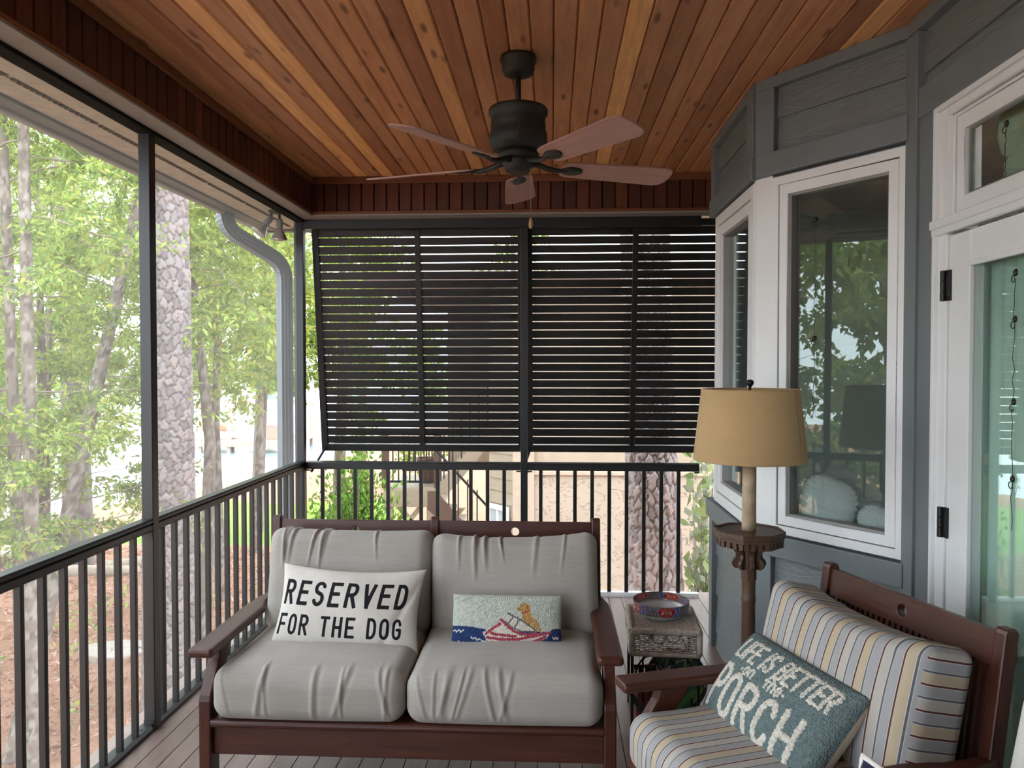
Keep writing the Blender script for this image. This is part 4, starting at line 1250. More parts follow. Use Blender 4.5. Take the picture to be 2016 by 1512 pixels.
# hooked wool pillow with a dog in a boat
BWd, BHt = 0.420, 0.205
def boatpic(P):
    def T(pts): return [((x - 440) / 895 * BWd - BWd / 2, BHt / 2 - (y - 780) / 440 * BHt) for x, y in pts]
    def strokes(list_, hw):
        d = np.full(len(P), 1e9)
        for pl in list_:
            pl = T(pl)
            for a, b in zip(pl[:-1], pl[1:]): d = np.minimum(d, seg_dist(P, a, b) - hw)
        return d
    px = BWd / 895
    wig = 0.0012 * np.sin(P[:, 0] * 700) + 0.0012 * np.sin(P[:, 1] * 900 + P[:, 0] * 300)
    navy = poly_sd(P, T([(400, 1035), (500, 1040), (600, 1046), (700, 1062), (745, 1075), (1235, 1075), (1262, 1050), (1300, 1045), (1400, 1050), (1400, 1260), (400, 1260)]))
    hull = poly_sd(P, T([(700, 1092), (770, 1050), (850, 1005), (900, 1050), (1000, 1100), (1130, 1092), (1248, 1072), (1215, 1120), (1130, 1160), (1030, 1186), (900, 1196), (800, 1186), (735, 1150)]))
    shield = poly_sd(P, T([(905, 945), (1122, 1062), (1110, 1078), (1010, 1080), (870, 1000)]))
    cream = np.minimum(hull, shield)
    red = strokes([[(728, 1100), (780, 1060), (840, 1022)], [(850, 990), (890, 1030), (940, 1068), (1000, 1095), (1070, 1100), (1125, 1090)], [(762, 1075), (780, 1100), (870, 1108), (965, 1115)], [(742, 1128), (850, 1140), (980, 1138), (1100, 1112), (1240, 1080)], [(772, 1162), (850, 1180), (960, 1184), (1060, 1166), (1150, 1138), (1200, 1112)]], 10.5 * px)
    grey = strokes([[(905, 940), (1010, 990), (1125, 1065)], [(945, 965), (905, 1018)], [(990, 985), (960, 1045)], [(880, 1005), (940, 1050), (1005, 1076), (1120, 1074)]], 6 * px)
    dog = np.minimum.reduce([poly_sd(P, T([(1012, 925), (1075, 915), (1110, 980), (1145, 1040), (1160, 1072), (1120, 1064), (1070, 1030), (1022, 1000)])),
                             np.linalg.norm((P - np.array(T([(1035, 890)])[0])) / np.array([45 * px, 36 * BHt / 440]), axis=1) * 0.016 - 0.016,
                             np.linalg.norm((P - np.array(T([(995, 902)])[0])) / np.array([24 * px, 17 * BHt / 440]), axis=1) * 0.01 - 0.01,
                             strokes([[(1120, 985), (1145, 1030), (1166, 1072)], [(1020, 862), (1028, 885)]], 9 * px)])
    ear = strokes([[(1052, 870), (1060, 900)], [(984, 905), (992, 908)]], 5 * px)
    collar = strokes([[(1012, 932), (1045, 926), (1080, 912)]], 6 * px)
    waves = strokes([[(455, 1080), (470, 1070), (485, 1088), (505, 1070), (520, 1088), (545, 1072)], [(605, 1125), (625, 1140), (640, 1130), (660, 1150), (680, 1138), (700, 1158), (735, 1155)],
                     [(505, 1155), (525, 1178), (545, 1165), (570, 1185), (600, 1170), (625, 1182)], [(440, 1165), (460, 1180), (480, 1192), (500, 1188), (515, 1200)], [(1262, 1112), (1275, 1128), (1288, 1112), (1300, 1128), (1308, 1110)],
                     [(1258, 1165), (1272, 1185), (1290, 1172), (1305, 1182), (1318, 1162)], [(1085, 1200), (1110, 1210), (1140, 1202), (1170, 1212), (1200, 1206), (1235, 1212)], [(880, 1212), (950, 1205), (1000, 1212)]], 4.5 * px)
    clouds = strokes([[(500, 850), (560, 830), (600, 815)], [(650, 905), (700, 870)], [(1210, 905), (1270, 880)], [(460, 830), (480, 815)]], 7 * px)
    return {'navy': navy + wig, 'cream': cream + wig, 'red': red + wig, 'grey': grey + wig, 'dog': dog + wig, 'ear': ear, 'collar': collar + wig, 'waves': waves + wig * .5, 'clouds': clouds + wig}
M['boat'] = attr_mat('hooked_wool_boat_picture', '', c4(0.50, 0.54, 0.47), [('clouds', c4(0.38, 0.39, 0.40)), ('navy', c4(0.022, 0.045, 0.14)), ('waves', c4(0.62, 0.62, 0.56)), ('dog', c4(0.47, 0.28, 0.10)), ('ear', c4(0.25, 0.13, 0.05)), ('cream', c4(0.64, 0.60, 0.52)), ('red', c4(0.38, 0.055, 0.085)), ('grey', c4(0.13, 0.12, 0.14)), ('collar', c4(0.45, 0.06, 0.06))], bmp_scale=230, bmp=0.9, vary=0.18)
M['navy_back'] = fabric_mat('sage_pillow_back', c4(0.42, 0.44, 0.36), (30, 30, 30), 0.05)
me = pillow('boat_pillow', BWd, BHt, 0.115, boatpic, [M['boat'], M['navy_back']], n=(260, 130), pinch=0.015, puff=0.30)
put(me, 'boat_pillow', lean(0.330, -0.02, 0.588, 0.42, 0.0, -0.005), 'hooked wool pillow showing a tan dog in a red boat', 'pillow')

# blue-green hooked pillow on the armchair
def porch(P):
    it = []
    def line(txt, x, y, w, h, gap, sl, hw, curve=0.0):
        for ch in txt:
            if ch == ' ': x += gap + w * 0.35; continue
            ww = w * (0.25 if ch == 'I' else 0.45 if ch == '.' else 1)
            it.append((ch, x, y + curve * (x + 0.02) ** 2, ww, h, sl, hw)); x += ww + gap
    line('LIFE IS BETTER', -0.222, 0.048, 0.0240, 0.064, 0.0130, 0.12, 0.0062)
    line('.on', -0.132, 0.008, 0.018, 0.036, 0.010, 0.05, 0.0045)
    line('the.', -0.008, 0.008, 0.018, 0.036, 0.010, 0.05, 0.0045)
    for ch, x, w, h, y in (('P', -0.218, 0.050, 0.132, -0.122), ('O', -0.143, 0.054, 0.124, -0.128), ('R', -0.054, 0.058, 0.118, -0.128), ('C', 0.041, 0.052, 0.116, -0.128), ('H', 0.128, 0.056, 0.120, -0.128)):
        it.append((ch, x, y, w, h, 0.0, 0.0100))
    wig = 0.0013 * np.sin(P[:, 0] * 420 + 3 * np.sin(P[:, 1] * 90)) + 0.0013 * np.sin(P[:, 1] * 510 + P[:, 0] * 170)
    return {'ink': text_sd(P, it) + wig}
M['porch'] = attr_mat('hooked_wool_blue_green', '', c4(0.135, 0.185, 0.185), [('ink', c4(0.66, 0.63, 0.55))], bmp_scale=210, bmp=1.0, vary=0.22)
M['porch_back'] = fabric_mat('tan_pillow_back', c4(0.42, 0.36, 0.28), (30, 30, 30), 0.05)
def raise_ink(a, sq): return 0.0035 * np.clip(-a['ink'] * 400, 0, 1)
me = pillow('hooked_pillow', 0.525, 0.295, 0.150, porch, [M['porch'], M['porch_back']], n=(300, 180), pinch=0.02, puff=0.34, lift=raise_ink)
put(me, 'hooked_pillow', lean(-0.065, -0.020, 0.600, 0.72, 0.0, 0.0, CM), 'blue-green hooked pillow lettered LIFE IS BETTER on the PORCH', 'pillow')

# navy pillow with white piping on the nearest chair
def piped(name, w, h, t, M4, label):
    me = pillow(name, w, h, t, None, [fabric_mat('navy_cotton', c4(0.012, 0.016, 0.05), (40, 40, 40), 0.1)], n=(50, 50), pinch=0.03)
    o = put(me, name, M4, label, 'pillow')
    pts = []
    for k in range(160):
        a = k / 40
        e = int(a); s = (a - e) * 2 - 1
        sg, qg = ((s, -1), (1, s), (-s, 1), (-1, -s))[e]
        pts.append((w / 2 * sg * (1 - .03 * (1 - qg ** 2)), h / 2 * qg * (1 - .036 * (1 - sg ** 2)), 0))
    MB().tube(pts, 0.0065, 8, closed=True).build('piping', M['whitecloth'], o, True)['label'] = 'white piping'
piped('piped_pillow', 0.45, 0.274, 0.12, lean(-0.068, -0.283, 0.657, 0.2, 0.0, 0.0, CM2), 'navy pillow with white piping at the bottom edge')

# ================================================================== lamp, table, fan
LX, LY = 0.757, 3.02
def floor_lamp():
    t = empty('floor_lamp', (LX, LY, 0), 0, 'floor lamp with tan drum shade and carved octagonal tray, beside the bay', 'lamp')
    # turned post and foot
    prof = [(0.0, 0.0), (0.150, 0.0), (0.150, 0.02), (0.12, 0.035), (0.05, 0.05), (0.034, 0.09), (0.030, 0.14), (0.0255, 0.16), (0.0255, 0.655), (0.0275, 0.664), (0.0275, 0.672), (0.0255, 0.68), (0.026, 0.745), (0.029, 0.748)]
    o = MB().lathe(prof, 40).build('post', M['lampwood'], t, True); add_bevel(o, 0.001)
    # octagonal cup
    oct_ = lambda r, a0=PI / 8: [(r * math.cos(a0 + k * PI / 4), r * math.sin(a0 + k * PI / 4)) for k in range(8)]
    MB().prism(oct_(0.030), 0.745, 0.80, 'z').build('collar', M['lampwood'], t, bevel=0.002)
    MB().prism(oct_(0.038), 0.79, 0.885, 'z').build('core', M['lampwood'], t, bevel=0.002)
    # eight scrolled brackets
    br = [(0.030, 0.790), (0.052, 0.788), (0.062, 0.797), (0.066, 0.810), (0.060, 0.822), (0.052, 0.830), (0.050, 0.845), (0.058, 0.858), (0.072, 0.868), (0.090, 0.876), (0.098, 0.886), (0.030, 0.886)]
    bme = MB().prism(br, -0.007, 0.007, 'y').mesh('bracket'); bme.materials.append(M['lampwood'])
    for k in range(8):
        o = inst('bracket', bme, t, (0, 0, 0), (0, 0, k * PI / 4), bevel=0.0015)
    # tray: octagon with moulded edge, raised rim and dentils
    R = 0.136
    MB().prism(oct_(R), 0.914, 0.934, 'z').build('tray', M['lampwood'], t, bevel=0.003)
    MB().prism(oct_(R - 0.006), 0.903, 0.914, 'z').build('moulding', M['lampwood'], t, bevel=0.002)
    MB().prism(oct_(R - 0.018), 0.886, 0.904, 'z').build('tray_base', M['lampwood'], t, bevel=0.001)
    mb = MB(); o8 = oct_(R); i8 = oct_(R - 0.014)
    for k in range(8):
        p, q, r, s = o8[k], o8[(k + 1) % 8], i8[(k + 1) % 8], i8[k]
        mb.prism([p, q, r, s], 0.934, 0.939, 'z')
    fix_normals(mb.build('rim', M['lampwood'], t))
    dm = MB().box(-0.0075, 0.0075, -0.006, 0.006, 0.880, 0.904).mesh('dentil'); dm.materials.append(M['lampwood'])
    o8 = oct_(R - 0.013)
    for k in range(8):
        p = Vector((*o8[k], 0)); q = Vector((*o8[(k + 1) % 8], 0)); d = q - p
        for s in (0.09, 0.36, 0.64, 0.91):
            inst('dentil', dm, t, p + d * s, (0, 0, math.atan2(d.y, d.x)))
    MB().lathe([(0.0265, 0.934), (0.027, 0.95), (0.0262, 1.05), (0.0262, 1.21), (0, 1.21)], 40).build('column', M['stonepole'], t, True)
    # shade: shell with hem seams
    zt, zb, rt, rb = 1.478, 1.205, 0.181, 0.211
    pr = [(rb - .002, zb), (rb, zb), (rb + 0.0012, zb + 0.002), (rb + 0.0004, zb + 0.013), (rb - 0.0008, zb + 0.014), (rt + 0.0016, zt - 0.013), (rt + 0.002, zt - 0.012), (rt + 0.0012, zt), (rt - 0.002, zt), (rb - 0.004, zb), (rb - .002, zb)]
    sh = MB().lathe(pr, 96).build('shade', M['shade'], t, True); fix_normals(sh)
    sm = MB().tube([(rb * math.cos(-0.75) * 1.004, rb * math.sin(-0.75) * 1.004, zb), (rt * math.cos(-0.75) * 1.006, rt * math.sin(-0.75) * 1.006, zt)], 0.0012, 6).build('seam', plain('shade_seam', c4(0.30, 0.19, 0.085), 0.9), sh)
    hp = MB()
    for k in range(3):
        a = k * 2 * PI / 3 + 0.4
        hp.tube([(0, 0, 1.462), (rt * math.cos(a), rt * math.sin(a), 1.470)], 0.0022, 6)
    hp.tube([(0.03 * math.sin(math.radians(d)) * 1.6, 0, 1.335 - 0.125 * math.cos(math.radians(d))) for d in range(-180, 181, 12)], 0.002, 6)
    hp.build('harp', M['bronze'], t, True)
    bulb = MB().lathe([(0.013, 1.215), (0.014, 1.25), (0.03, 1.30), (0.032, 1.325), (0.02, 1.352), (0, 1.358)], 20).build('bulb', M['porcelain'], t, True)
    MB().lathe([(0.0, 1.46), (0.005, 1.462), (0.004, 1.480), (0.006, 1.486), (0.013, 1.497), (0.0145, 1.503), (0.012, 1.511), (0.0, 1.515)], 24).build('finial', M['hinge'], t, True)
floor_lamp()

# ---- wicker side table on iron legs
TX, TY = 0.487, 3.445
def wicker_table():
    rz = math.radians(-3)
    t = empty('side_table', (TX, TY, 0), rz, 'small grey wicker side table with scrolled black iron legs', 'table')
    hw, hd, zt, za = 0.142, 0.165, 0.452, 0.352
    # top weave
    mb = MB(); n = 34
    for i in range(n):
        y = -hd + 0.012 + (2 * hd - 0.024) * i / (n - 1)
        pts = []
        for k in range(41):
            x = -hw + 0.008 + (2 * hw - 0.016) * k / 40
            pts.append((x, y, zt - 0.007 + 0.0024 * math.cos(k * PI / 1.0 * 0.5 + i * PI)))
        mb.tube(pts, 0.0044, 5)
    for k in range(21):
        x = -hw + 0.008 + (2 * hw - 0.016) * k / 20
        mb.tube([(x, -hd + 0.01, zt - 0.008), (x, hd - 0.01, zt - 0.008)], 0.0028, 5)
    o = mb.build('woven_top', M['wicker'], t, True); o['kind'] = 'stuff'
    # wrapped edge rolls: cane wound round a rod
    def roll(p, q, r=0.0125):
        p, q = Vector(p), Vector(q); L = (q - p).length; m = int(L / 0.0035)
        mb = MB(); mb.tube([p + (q - p) * (i / m) for i in range(m + 1)], [r + 0.0012 * (1 if i % 2 else 0) for i in range(m + 1)], 10)
        return mb.build('edge_roll', M['wicker'], t, True)
    for z in (zt - 0.008, za - 0.004):
        r = 0.0135 if z > 0.4 else 0.010
        roll((-hw, -hd, z), (hw, -hd, z), r); roll((-hw, hd, z), (hw, hd, z), r); roll((-hw, -hd, z), (-hw, hd, z), r); roll((hw, -hd, z), (hw, hd, z), r)
    for sx in (-1, 1):
        for sy in (-1, 1): roll((sx * hw, sy * hd, za), (sx * hw, sy * hd, zt - 0.01), 0.012)
    # open weave on the four sides
    for side in range(4):
        mb = MB(); L = hw if side % 2 == 0 else hd
        def P(a, o_, z):
            if side == 0: return (a, -hd - o_, z)
            if side == 2: return (a, hd + o_, z)
            if side == 1: return (hw + o_, a, z)
            return (-hw - o_, a, z)
        ns = 14 if L == hw else 16
        for k in range(ns):
            a = -L + 0.014 + (2 * L - 0.028) * k / (ns - 1)
            mb.tube([P(a, 0, za), P(a, 0, zt - 0.015)], 0.0022, 5)
        for i in range(11):
            z = za + 0.010 + i * 0.0076
            pts = []
            for k in range((ns - 1) * 2 + 1):
                a = -L + 0.006 + (2 * L - 0.012) * k / ((ns - 1) * 2)
                pts.append(P(a, 0.0032 * math.cos(k * PI / 2 + i * PI), z + 0.0012 * math.sin(k * 1.7 + i)))
            mb.tube(pts, 0.0027, 5)
        o = mb.build('woven_side', M['wicker'], t, True); o['kind'] = 'stuff'
    # a loose cane end
    MB().tube([(0.085, -hd - 0.012, za + 0.005), (0.082, -hd - 0.016, za - 0.02), (0.076, -hd - 0.016, za - 0.045)], 0.0018, 6).build('loose_cane', plain('pale_cane', c4(0.42, 0.34, 0.24), 0.7), t, True)
    for sx in (-1, 1):
        for sy in (-1, 1):
            MB().box(sx * (hw - 0.004) - 0.0065, sx * (hw - 0.004) + 0.0065, sy * (hd - 0.004) - 0.0065, sy * (hd - 0.004) + 0.0065, 0.0, za + 0.01).build('leg', M['iron'], t, bevel=0.0015)
    # scrolls under the apron, front and back
    def ring(cx, y, cz, r, a0, a1, n=24): return [(cx + r * math.cos(math.radians(a0 + (a1 - a0) * k / n)), y, cz + r * math.sin(math.radians(a0 + (a1 - a0) * k / n))) for k in range(n + 1)]
    for y in (-hd + 0.004, hd - 0.004):
        MB().tube(ring(0, y, 0.308, 0.031, 0, 360), 0.0042, 8).build('scroll', M['iron'], t, True)
        for sx in (-1, 1):
            pts = ring(sx * 0.066, y, 0.312, 0.028, 60 if sx < 0 else 120, 60 - 330 if sx < 0 else 120 + 330, 26)
            MB().tube(pts, 0.0042, 8).build('scroll', M['iron'], t, True)
            MB().tube([(sx * 0.060, y, 0.341), (sx * 0.090, y, 0.332), (sx * 0.112, y, 0.300), (sx * 0.126, y, 0.255), (sx * 0.136, y, 0.20)], 0.0042, 8).build('brace', M['iron'], t, True)
    for sx in (-1, 1):
        MB().tube([(sx * (hw - 0.004), -hd, 0.06), (sx * (hw - 0.004), hd, 0.06)], 0.004, 6).build('stretcher', M['iron'], t, True)
        pts = [(sx * (hw - 0.004), -0.12 + 0.24 * k / 16, 0.345 - 0.06 * math.sin(PI * k / 16) - 0.0 ) for k in range(17)]
        MB().tube(pts, 0.004, 6).build('brace', M['iron'], t, True)
wicker_table()

# ---- porcelain bowl with a patterned band
def bowl():
    n = 240
    outer = [(0.0, 0.0), (0.062, 0.0), (0.066, 0.006), (0.074, 0.009), (0.092, 0.016), (0.105, 0.026)] + [(0.107 + 0.004 * k / 10, 0.028 + 0.036 * k / 10) for k in range(11)]
    inner = [(0.1085, 0.0655), (0.107, 0.064)] + [(0.1065 - 0.003 * k / 8, 0.063 - 0.024 * k / 8) for k in range(9)] + [(0.098, 0.026), (0.085, 0.016), (0.05, 0.011), (0.0, 0.010)]
    prof = outer + inner
    mb = MB().lathe(prof, n)
    o = mb.build('bowl', vcol_mat('painted_porcelain', 0.12, bmp=0.0), smooth=True)
    me = o.data
    V = np.zeros(len(me.vertices) * 3); me.vertices.foreach_get('co', V); V = V.reshape(-1, 3)
    an = np.arctan2(V[:, 1], V[:, 0]); r = np.hypot(V[:, 0], V[:, 1]); z = V[:, 2]
    col = np.tile(np.array([0.80, 0.87, 0.91, 1.0]), (len(V), 1))
    band = (z > 0.0275) & (r > 0.1005) & (z < 0.0660)
    isin = np.zeros(len(V), bool); isin[len(outer) * n:] = True
    band &= (~isin) | (z > 0.0385)
    th = (an + 1.60) % (2 * PI)
    per = 2 * PI / 5
    k = (th % per) / per            # 0..1 in a repeat
    zz = np.where(isin, (z - 0.039) / 0.025, (z - 0.028) / 0.037)
    blue = np.array([0.09, 0.115, 0.33, 1]); red = np.array([0.40, 0.025, 0.02, 1]); sal = np.array([0.62, 0.24, 0.18, 1]); teal = np.array([0.04, 0.17, 0.22, 1]); lil = np.array([0.32, 0.34, 0.60, 1]); gold = np.array([0.42, 0.28, 0.17, 1])
    col[band] = blue
    # diamond lattice panel
    kk = (k - 0.5); lat = band & (np.abs(kk - 0.10) < 0.21)
    a = ((kk - 0.10) / 0.085 + zz * 1.5); b = ((kk - 0.10) / 0.085 - zz * 1.5)
    col[lat] = teal
    dm = lat & (np.abs((a % 1) - .5) < .30) & (np.abs((b % 1) - .5) < .30)
    col[dm] = sal
    fl_ = band & ((np.abs(np.abs(kk - 0.10) - 0.225) < 0.012)); col[fl_] = lil
    # round medallion
    km = np.minimum(k, 1 - k)
    rr = np.hypot(km * per * 0.108 / 0.036, (zz - 0.5) * 0.037 / 0.021)
    med = band & (rr < 1.0); col[med] = lil
    med = band & (rr < 0.93); col[med] = red
    fig = med & (np.abs(np.sin(rr * 9 + np.abs(k - .5) * 40)) > 0.86) & (rr < 0.8); col[fig] = sal
    wh = med & (np.hypot((km * per * .108 - .015), (zz - .45) * .037) < .0028); col[wh] = (0.85, 0.82, 0.75, 1)
    hat = band & ~med & ~lat & (np.sin(an * 42 + zz * 6) > 0.4) ; col[hat] = col[hat] * 0.6 + lil * 0.4
    edge = band & ((zz > 0.95) | (zz < 0.04)); col[edge] = gold * 0.5
    sig = (~isin) & (z < 0.024) & (z > 0.014) & (np.abs(((an + PI / 2 + .05 + PI) % (2 * PI)) - PI) < 0.22) & (np.sin(an * 90) * .003 + z > 0.0185) & (np.sin(an * 90) * .003 + z < 0.021); col[sig] = (0.03, 0.05, 0.05, 1)
    at = me.color_attributes.new('Col', 'FLOAT_COLOR', 'POINT')
    at.data.foreach_set('color', col.astype(np.float32).ravel())
    o.location = (TX - 0.004, TY + 0.012, 0.4535); o.rotation_euler = (0, 0, 0.1); o.scale = (1.12, 1.12, 1.18)
    tag(o, 'white porcelain bowl with red and blue patterned rim on the wicker table', 'bowl')
bowl()

# ---- round green tray and a wooden crate on the floor under the table
def tray():
    R = 0.140; nr, na = 60, 200
    mb = MB(); v = [(0, 0, 0)]; f = []
    for i in range(1, nr + 1):
        for j in range(na):
            a = 2 * PI * j / na; r = R * i / nr
            v.append((r * math.cos(a), r * math.sin(a), 0.0))
    for j in range(na): f.append((0, 1 + j, 1 + (j + 1) % na))
    for i in range(nr - 1):
        for j in range(na):
            a = 1 + i * na
            f.append((a + j, a + na + j, a + na + (j + 1) % na, a + (j + 1) % na))
    mb.add(v, f)
    t = empty('round_tray', (0, 0, 0), 0, 'round green tray printed with a pale butterfly under the wicker table', 'tray')
    o = mb.build('face', vcol_mat('printed_tray_face', 0.3), t)
    me = o.data; P = np.array(v)[:, :2]; r = np.hypot(P[:, 0], P[:, 1])
    col = np.zeros((len(P), 4)); col[:, 3] = 1
    w = np.sin(P[:, 0] * 55 + 2.5 * np.sin(P[:, 1] * 38)) + np.sin(P[:, 1] * 47 - P[:, 0] * 30 + 1.2)
    g1 = np.array([0.02, 0.09, 0.06]); g2 = np.array([0.06, 0.16, 0.03]); g3 = np.array([0.04, 0.045, 0.03]); g4 = np.array([0.22, 0.28, 0.05])
    col[:, :3] = np.where((w > 0.6)[:, None], g2, np.where((w < -0.8)[:, None], g3, g1))
    vein = (np.abs(np.sin(P[:, 0] * 22 - P[:, 1] * 16)) < 0.10) & (P[:, 0] > 0.01); col[vein, :3] = g4
    band = r > 0.122; col[band, :3] = (0.012, 0.018, 0.012)
    lil = (0.42, 0.42, 0.58)
    body = np.minimum.reduce([seg_dist(P, (-0.085, 0.055), (-0.055, 0.030)) - 0.012, seg_dist(P, (-0.055, 0.03), (-0.01, -0.06)) - 0.014, seg_dist(P, (-0.08, -0.005), (-0.03, 0.055)) - 0.008])
    col[body < 0, :3] = lil
    dk = np.minimum(seg_dist(P, (-0.04, 0.0), (-0.005, -0.06)) - 0.0035, seg_dist(P, (-0.085, 0.04), (-0.06, 0.02)) - 0.003); col[dk < 0, :3] = (0.01, 0.01, 0.03)
    for cx, cy, rx, ry, rot in ((0.01, 0.055, 0.055, 0.022, 0.5), (0.015, 0.0, 0.058, 0.024, -0.2), (-0.02, 0.075, 0.04, 0.018, 0.9)):
        q = np.stack([(P[:, 0] - cx) * math.cos(rot) + (P[:, 1] - cy) * math.sin(rot), -(P[:, 0] - cx) * math.sin(rot) + (P[:, 1] - cy) * math.cos(rot)], 1)
        e = np.hypot(q[:, 0] / rx, q[:, 1] / ry); col[(np.abs(e - 1) < 0.07), :3] = (0.55, 0.62, 0.55)
    items = np.full(len(P), 1e9)
    for i, ch in enumerate('L CAREER'):
        if ch == ' ': continue
        a = 0.42 - i * 0.085
        # rotate points into the letter's frame
        ca, sa = math.cos(a - PI / 2), math.sin(a - PI / 2)
        X = P[:, 0] * ca + P[:, 1] * sa; Y = -P[:, 0] * sa + P[:, 1] * ca
        items = np.minimum(items, text_sd(np.stack([X, Y], 1), [(ch, -0.0035, 0.127, 0.007, 0.008, 0, 0.0011)]))
    col[items < 0, :3] = (0.5, 0.6, 0.55)
    at = me.color_attributes.new('Col', 'FLOAT_COLOR', 'POINT'); at.data.foreach_set('color', col.astype(np.float32).ravel())
    MB().lathe([(R - 0.003, -0.010), (R, -0.010), (R + 0.002, 0.0), (R + 0.001, 0.005), (R - 0.002, 0.005), (R - 0.003, -0.010)], 96).build('rim', plain('dark_tin_rim', c4(0.012, 0.016, 0.012), 0.3), t, True)
    t.location = (0.565, 3.535, 0.1375); t.rotation_euler = (PI / 2 - 0.24, 0, 0)
tray()
def crate():
    t = empty('wooden_crate', (0.425, 3.46, 0), 0.1, 'small dark red wooden crate under the wicker table', 'crate')
    mt = wood('red_brown_crate_wood', [(0.3, c4(0.10, 0.025, 0.018)), (0.7, c4(0.20, 0.06, 0.04))], 'z', 0.6)
    for k in range(4):
        boxobj('slat', (-0.058 + k * 0.030, -0.058 + k * 0.030 + 0.025, -0.062, -0.054, 0.0, 0.215), mt, t, 0.002)
        boxobj('slat', (-0.058 + k * 0.030, -0.058 + k * 0.030 + 0.025, 0.054, 0.062, 0.0, 0.215), mt, t, 0.002)
    for sx in (-1, 1): boxobj('side_panel', (min(sx * .062, sx * .054), max(sx * .062, sx * .054), -0.054, 0.054, 0, 0.215), mt, t, 0.002)
    boxobj('bottom', (-0.054, 0.054, -0.054, 0.054, 0.004, 0.014), mt, t)
crate()
def strut():
    mb = MB().box(-0.011, 0.011, -0.004, 0.004, 0, 0.24)
    o = mb.build('metal_bar', plain('dark_ribbed_bar', c4(0.05, 0.05, 0.045), 0.6, 0.4, vary=0.4, scale=60), bevel=0.002)
    o.location = (0.44, 3.315, 0.0); o.rotation_euler = (0.0, -0.55, 0)
    tag(o, 'dark metal bar leaning in front of the crate under the wicker table', 'bar')
strut()

# ---- ceiling fan, at rest
FX, FY = -0.139, 3.18
def ceiling_fan():
    t = empty('ceiling_fan', (FX, FY, ZC), 0, 'dark bronze ceiling fan with five rose-brown blades', 'fan')
    B = M['bronze']
    MB().lathe([(0.0, 0.0), (0.072, 0.0), (0.075, -0.010), (0.073, -0.022), (0.066, -0.034), (0.066, -0.055), (0.058, -0.072), (0.03, -0.082), (0, -0.083)], 48).build('canopy', B, t, True)
    MB().lathe([(0.0, -0.06), (0.0115, -0.06), (0.0115, -0.205), (0, -0.205)], 20).build('downrod', B, t, True)
    MB().lathe([(0.0, -0.178), (0.013, -0.178), (0.024, -0.192), (0.030, -0.205), (0, -0.206)], 24).build('coupling', B, t, True)
    z = -0.205
    MB().lathe([(0.0, z), (0.090, z), (0.116, z - 0.006), (0.121, z - 0.014), (0.121, z - 0.028), (0.112, z - 0.036), (0.110, z - 0.055), (0.113, z - 0.075), (0.110, z - 0.085), (0.116, z - 0.105), (0.119, z - 0.125), (0.117, z - 0.150), (0.106, z - 0.168), (0.094, z - 0.176), (0.0, z - 0.178)], 64).build('motor_housing', B, t, True)
    MB().lathe([(0.0, z - 0.176), (0.075, z - 0.178), (0.082, z - 0.192), (0.080, z - 0.204), (0.066, z - 0.212), (0.0, z - 0.213)], 48).build('flywheel', B, t, True)
    MB().lathe([(0.0, z - 0.210), (0.064, z - 0.212), (0.066, z - 0.222), (0.060, z - 0.236), (0.058, z - 0.246), (0.048, z - 0.258), (0.042, z - 0.256), (0.036, z - 0.262), (0.028, z - 0.259), (0.020, z - 0.265), (0.0, z - 0.266)], 48).build('switch_cup', B, t, True)
    for a in (0.6, 2.7, 4.8):
        MB().box(0.113, 0.123, -0.006, 0.006, z - 0.15, z - 0.085, Matrix.Rotation(a, 4, 'Z')).build('bracket', B, t, bevel=0.002)
    zb = -0.440
    # blade: tapered plank, rounded tip
    pts = []
    r0, r1 = 0.185, 0.680
    def hwid(r): return 0.058 + 0.020 * (r - r0) / (r1 - r0)
    up_ = [(r0, 0.030), (r0 + 0.012, 0.052)] + [(r, hwid(r)) for r in np.linspace(r0 + 0.04, r1 - 0.05, 6)] + [(r1 - 0.02, 0.066), (r1 - 0.006, 0.048), (r1, 0.02)]
    poly = up_ + [(x, -y) for x, y in reversed(up_)]
    bl = MB().prism(poly, -0.0035, 0.0035, 'z').mesh('blade'); bl.materials.append(M['blade'])
    iron = MB()
    el = [(0.232 + 0.047 * math.cos(2 * PI * k / 28), 0.030 * math.sin(2 * PI * k / 28)) for k in range(28)]
    iron.prism(el, -0.0095, -0.0035, 'z')
    iron.tube([(0.055, 0.0, 0.016), (0.09, 0.0, 0.010), (0.13, 0.0, -0.004), (0.17, 0.0, -0.009), (0.21, 0, -0.006)], [0.014, 0.012, 0.011, 0.010, 0.006], 10)
    irm = iron.mesh('blade_iron', True); irm.materials.append(B)
    for a in (90, 162, 18, 234, 306):
        th = math.radians(a + 1.5)
        Rm = Matrix.Rotation(th, 4, 'Z') @ Matrix.Rotation(math.radians(-14), 4, 'X')
        o = bpy.data.objects.new('blade', bl); link(o, t); o.matrix_local = Matrix.Translation((0, 0, zb)) @ Rm; add_bevel(o, 0.0015)
        o2 = bpy.data.objects.new('blade_iron', irm); link(o2, t); o2.matrix_local = Matrix.Translation((0, 0, zb)) @ Rm
    px, py = 0.052, -0.02
    MB().tube([(px - 0.008, py, z - 0.245), (px, py, z - 0.25), (px, py, z - 0.452)], 0.0013, 6).build('pull_chain', plain('pale_brass_chain', c4(0.32, 0.25, 0.15), 0.4, 0.5), t, True)
    MB().lathe([(0.0, z - 0.448), (0.004, z - 0.450), (0.0075, z - 0.466), (0.0085, z - 0.481), (0.006, z - 0.492), (0, z - 0.494)], 20, (px, py, 0)).build('pull_knob', plain('wooden_pull_knob', c4(0.40, 0.22, 0.09), 0.35), t, True)
ceiling_fan()

